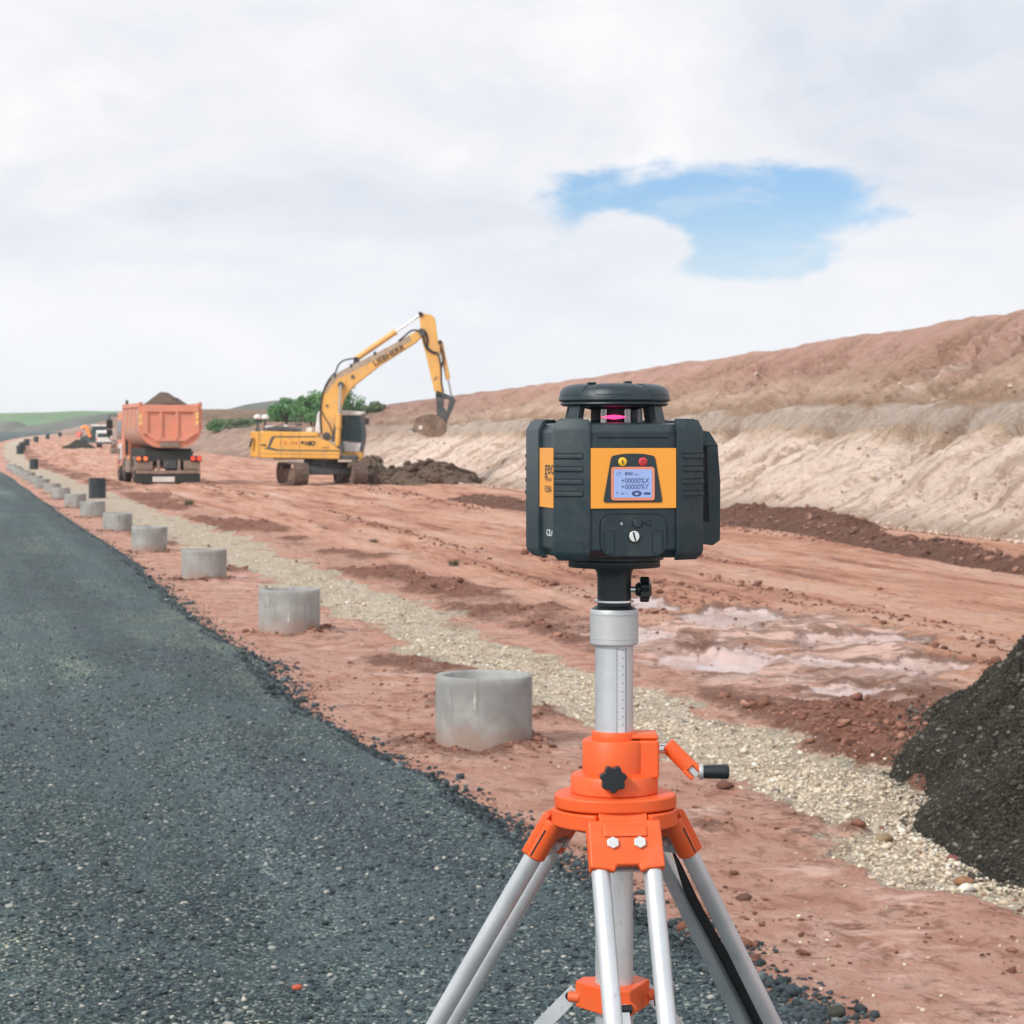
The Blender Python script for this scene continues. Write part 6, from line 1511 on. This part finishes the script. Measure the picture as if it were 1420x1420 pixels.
# carrying handle on the right side
m = MB(); zt2, zb2 = zl(372), zl(1092)
Mh = Matrix.Identity(4)
hp = rpoly([(HW - 0.004, zt2), (HW + 0.022, zt2 - 0.004), (HW + 0.0315, zt2 - 0.022), (HW + 0.0335, zb2 + 0.05), (HW + 0.032, zb2 + 0.006), (HW + 0.022, zb2), (HW - 0.004, zb2 + 0.004)], 0.003)
hin = rpoly([(HW + 0.004, zl(480)), (HW + 0.017, zl(480)), (HW + 0.020, zl(560)), (HW + 0.020, zl(945)), (HW + 0.004, zl(945))], 0.003)
m.prism([(HW - .004, zl(480)), (HW - .004, zt2), (HW + .020, zt2 - .004), (HW + .0305, zt2 - .020), (HW + .0305, zl(480))], -0.030, 0.016)
m.prism([(HW - .004, zl(945)), (HW + .0335, zl(945)), (HW + .033, zb2 + .006), (HW + .024, zb2), (HW - .004, zb2 + .004)], -0.030, 0.016)
m.prism([(HW + .017, zl(479)), (HW + .0305, zl(479)), (HW + .0338, zl(700)), (HW + .0335, zl(946)), (HW + .020, zl(946))], -0.029, 0.015)
hd = m.build('handle', m_grip, las, 0.003, 3)
m = MB()
for yy in (640, 672, 704, 736, 768): m.box(HW + 0.0325, HW + 0.0352, -0.022, 0.010, zl(yy) - .0018, zl(yy) + .0018)
m.build('grip_ribs', m_grip, hd, 0.0006)
# lighthouse: posts, glass, rotor and cap
z_b, z_t = zl(345), zl(232)
for ang in (-90 + 59, -90 - 55, 90 + 59, 90 - 55):
    a = R(ang - 11.8); m = MB(); q_ = 0.17
    def P(r, dz, da): return (r * math.cos(a + da), r * math.sin(a + da), dz)
    vs = [P(0.0635, z_b - .001, -q_), P(0.0635, z_b - .001, q_), P(0.054, z_b - .001, q_), P(0.054, z_b - .001, -q_), P(0.0575, z_t + .003, -q_), P(0.0575, z_t + .003, q_), P(0.048, z_t + .003, q_), P(0.048, z_t + .003, -q_)]
    m.add(vs, [(3, 2, 1, 0), (4, 5, 6, 7), (0, 1, 5, 4), (1, 2, 6, 5), (2, 3, 7, 6), (3, 0, 4, 7)])
    m.build('cap_post', m_hous, las, 0.0008)
m = MB(); m.lathe([(0.057, zl(352)), (0.057, zl(341)), (0.05, zl(338))], 56); m.build('window_sill', m_hous, las)
m = MB(); m.lathe([(0.030, z_b - .002), (0.030, z_b + .001), (0.0275, z_b + .004), (0.0275, z_t - .005), (0.040, z_t - .002), (0.040, z_t + .004)], 40); m.build('rotor', m_groove, las)
m = MB()
for a_ in (-115, -73, -47):
    a = R(a_ - 11.8 + 4); r = 0.0385
    m.box(-0.0030, 0.0030, -0.0022, 0.0022, z_b - .001, zl(256), Matrix.Translation((r * math.cos(a), r * math.sin(a), 0)) @ Matrix.Rotation(a + R(90), 4, 'Z'))
build_split(m, 'glass_post', m_glas, las, bevel=0.0004)
m = MB(); m.cyl((0.0185, -0.0245, zl(340)), (0.0165, -0.0245, zl(258)), 0.0085, None, 20); m.build('prism_holder', m_grip, las, 0.001)
m = MB(); zc_ = zl(305)
for k in range(24):
    pass
prof = [(0.0002, -0.0155), (0.0010, -0.011), (0.0020, -0.006), (0.0026, -0.001), (0.0024, 0.004), (0.0016, 0.009), (0.0007, 0.013), (0.0002, 0.0165)]
m.lathe(prof, 20, Matrix.Translation((-0.0085, -0.0315, zc_)) @ Matrix.Rotation(R(-8), 4, 'Z') @ Matrix.Rotation(R(90), 4, 'Y')); m.build('laser_beam', m_beam, las)
def capring(r): return r
m = MB(); m.lathe([(0.050, zl(243)), (0.0605, zl(236)), (0.0632, zl(226)), (0.0628, zl(217)), (0.0612, zl(214.5)), (0.0612, zl(211)), (0.0640, zl(208)), (0.0652, zl(200)), (0.0649, zl(186)), (0.0641, zl(165)), (0.0627, zl(145)), (0.0600, zl(128)), (0.0550, zl(115)), (0.046, zl(106.5)), (0.032, zl(102.5)), (0.002, zl(101))], 88)
cap = m.build('cap', m_hous, las, angle=30)
# moulded pads on the cap
m = MB()
for k in range(6):
    a = R(60 * k + 18); n = 12; vs = []; fs = []
    lay_ = [(0.0648, zl(172)), (0.0634, zl(144)), (0.0605, zl(124)), (0.0548, zl(109)), (0.042, zl(99.5))]; wd_ = [0.36, 0.40, 0.42, 0.42, 0.42]
    for (r, z), w in zip(lay_, wd_):
        for j in range(n + 1):
            t = -w + 2 * w * j / n; vs.append((r * math.cos(a + t), r * math.sin(a + t), z))
    nl = len(vs)
    for (r, z), w in zip(lay_, wd_):
        for j in range(n + 1):
            t = -w + 2 * w * j / n; vs.append(((r - .005) * math.cos(a + t), (r - .005) * math.sin(a + t), z - .004))
    for i in range(len(lay_) - 1):
        for j in range(n):
            q = i * (n + 1) + j; fs.append((q, q + 1, q + n + 2, q + n + 1)); q += nl; fs.append((q, q + n + 1, q + n + 2, q + 1))
    R_ = len(lay_) - 1
    for j in range(n): fs.append((j, j + nl, j + 1 + nl, j + 1)); q = R_ * (n + 1) + j; fs.append((q, q + 1, q + 1 + nl, q + nl))
    for i in range(R_): q = i * (n + 1); fs.append((q, q + n + 1, q + n + 1 + nl, q + nl)); q += n; fs.append((q, q + nl, q + n + 1 + nl, q + n + 1))
    m.add(vs, fs)
m.build('cap_pads', m_hous, cap, 0.0008)
m = MB(); m.box(-0.004, 0.004, -0.007, 0.004, zl(101), zl(86), Matrix.Translation((0.008, -0.03, 0))); m.box(-0.005, 0.005, -0.004, 0.004, zl(104), zl(93), Matrix.Translation((-0.034, -0.028, 0))); m.build('sight_notch', m_hous, cap, 0.0008)
# base plates, neck and clamp knob
m = MB(); m.lathe([(0.0530, 0.0), (0.0536, 0.0008), (0.0536, zl(1187)), (0.0526, zl(1181))], 72); bp = m.build('base_plate', m_blkmet, las)
m = MB(); m.lathe([(0.0560, zl(1180)), (0.0578, zl(1176)), (0.0578, zl(1160)), (0.05, zl(1140))], 72); m.build('base_collar', m_hous, las)
m = MB(); m.lathe([(0.0198, zl(1225) - (zl(1225) - 0) - (LZ - zz(832))), (0.0198, -0.012), (0.0208, -0.006), (0.0235, -0.0015), (0.030, 0.001)], 56); neck = m.build('mounting_neck', m_blkmet, las)
Mk = Matrix.Rotation(R(-11.8), 4, 'Z'); kz_ = zz(780 + 165 / 4.4375) - LZ
m = MB(); m.cyl((0.016, -0.002, kz_), (0.027, -0.002, kz_), 0.0036, None, 16); m.v = [tuple(Mk @ Vector(v)) for v in m.v]; m.build('knob_stem', m_bolt, neck)
m = MB(); star(m, Mk @ Matrix.Translation((0.030, -0.002, kz_)) @ Matrix.Rotation(R(90), 4, 'Y') @ Matrix.Rotation(R(10), 4, 'Z'), 0.0152, 0.011, 6); m.cyl(Mk @ Vector((0.0245, -0.002, kz_)), Mk @ Vector((0.031, -0.002, kz_)), 0.0065, 0.009, 20); m.cyl(Mk @ Vector((0.040, -0.002, kz_)), Mk @ Vector((0.0435, -0.002, kz_)), 0.012, 0.007, 24)
m.build('clamp_knob', m_knob, neck, 0.002, 3)
HAZE = 0.00025
# ================================================================== HAZE
m_haze = bpy.data.materials.new('haze'); m_haze.use_nodes = True; t = m_haze.node_tree; t.nodes.clear(); N = NT(t)
vol = N.n('ShaderNodeVolumePrincipled'); vol.inputs['Color'].default_value = (0.95, 0.975, 1.0, 1); vol.inputs['Density'].default_value = HAZE; vol.inputs['Anisotropy'].default_value = 0.0
o_ = N.n('ShaderNodeOutputMaterial'); t.links.new(vol.outputs[0], o_.inputs['Volume'])
m = MB(); m.box(-12000, 12000, -200, 3400, -3, 16); hz_o = m.build('haze', m_haze, None, smooth=False); hz_o['kind'] = 'stuff'
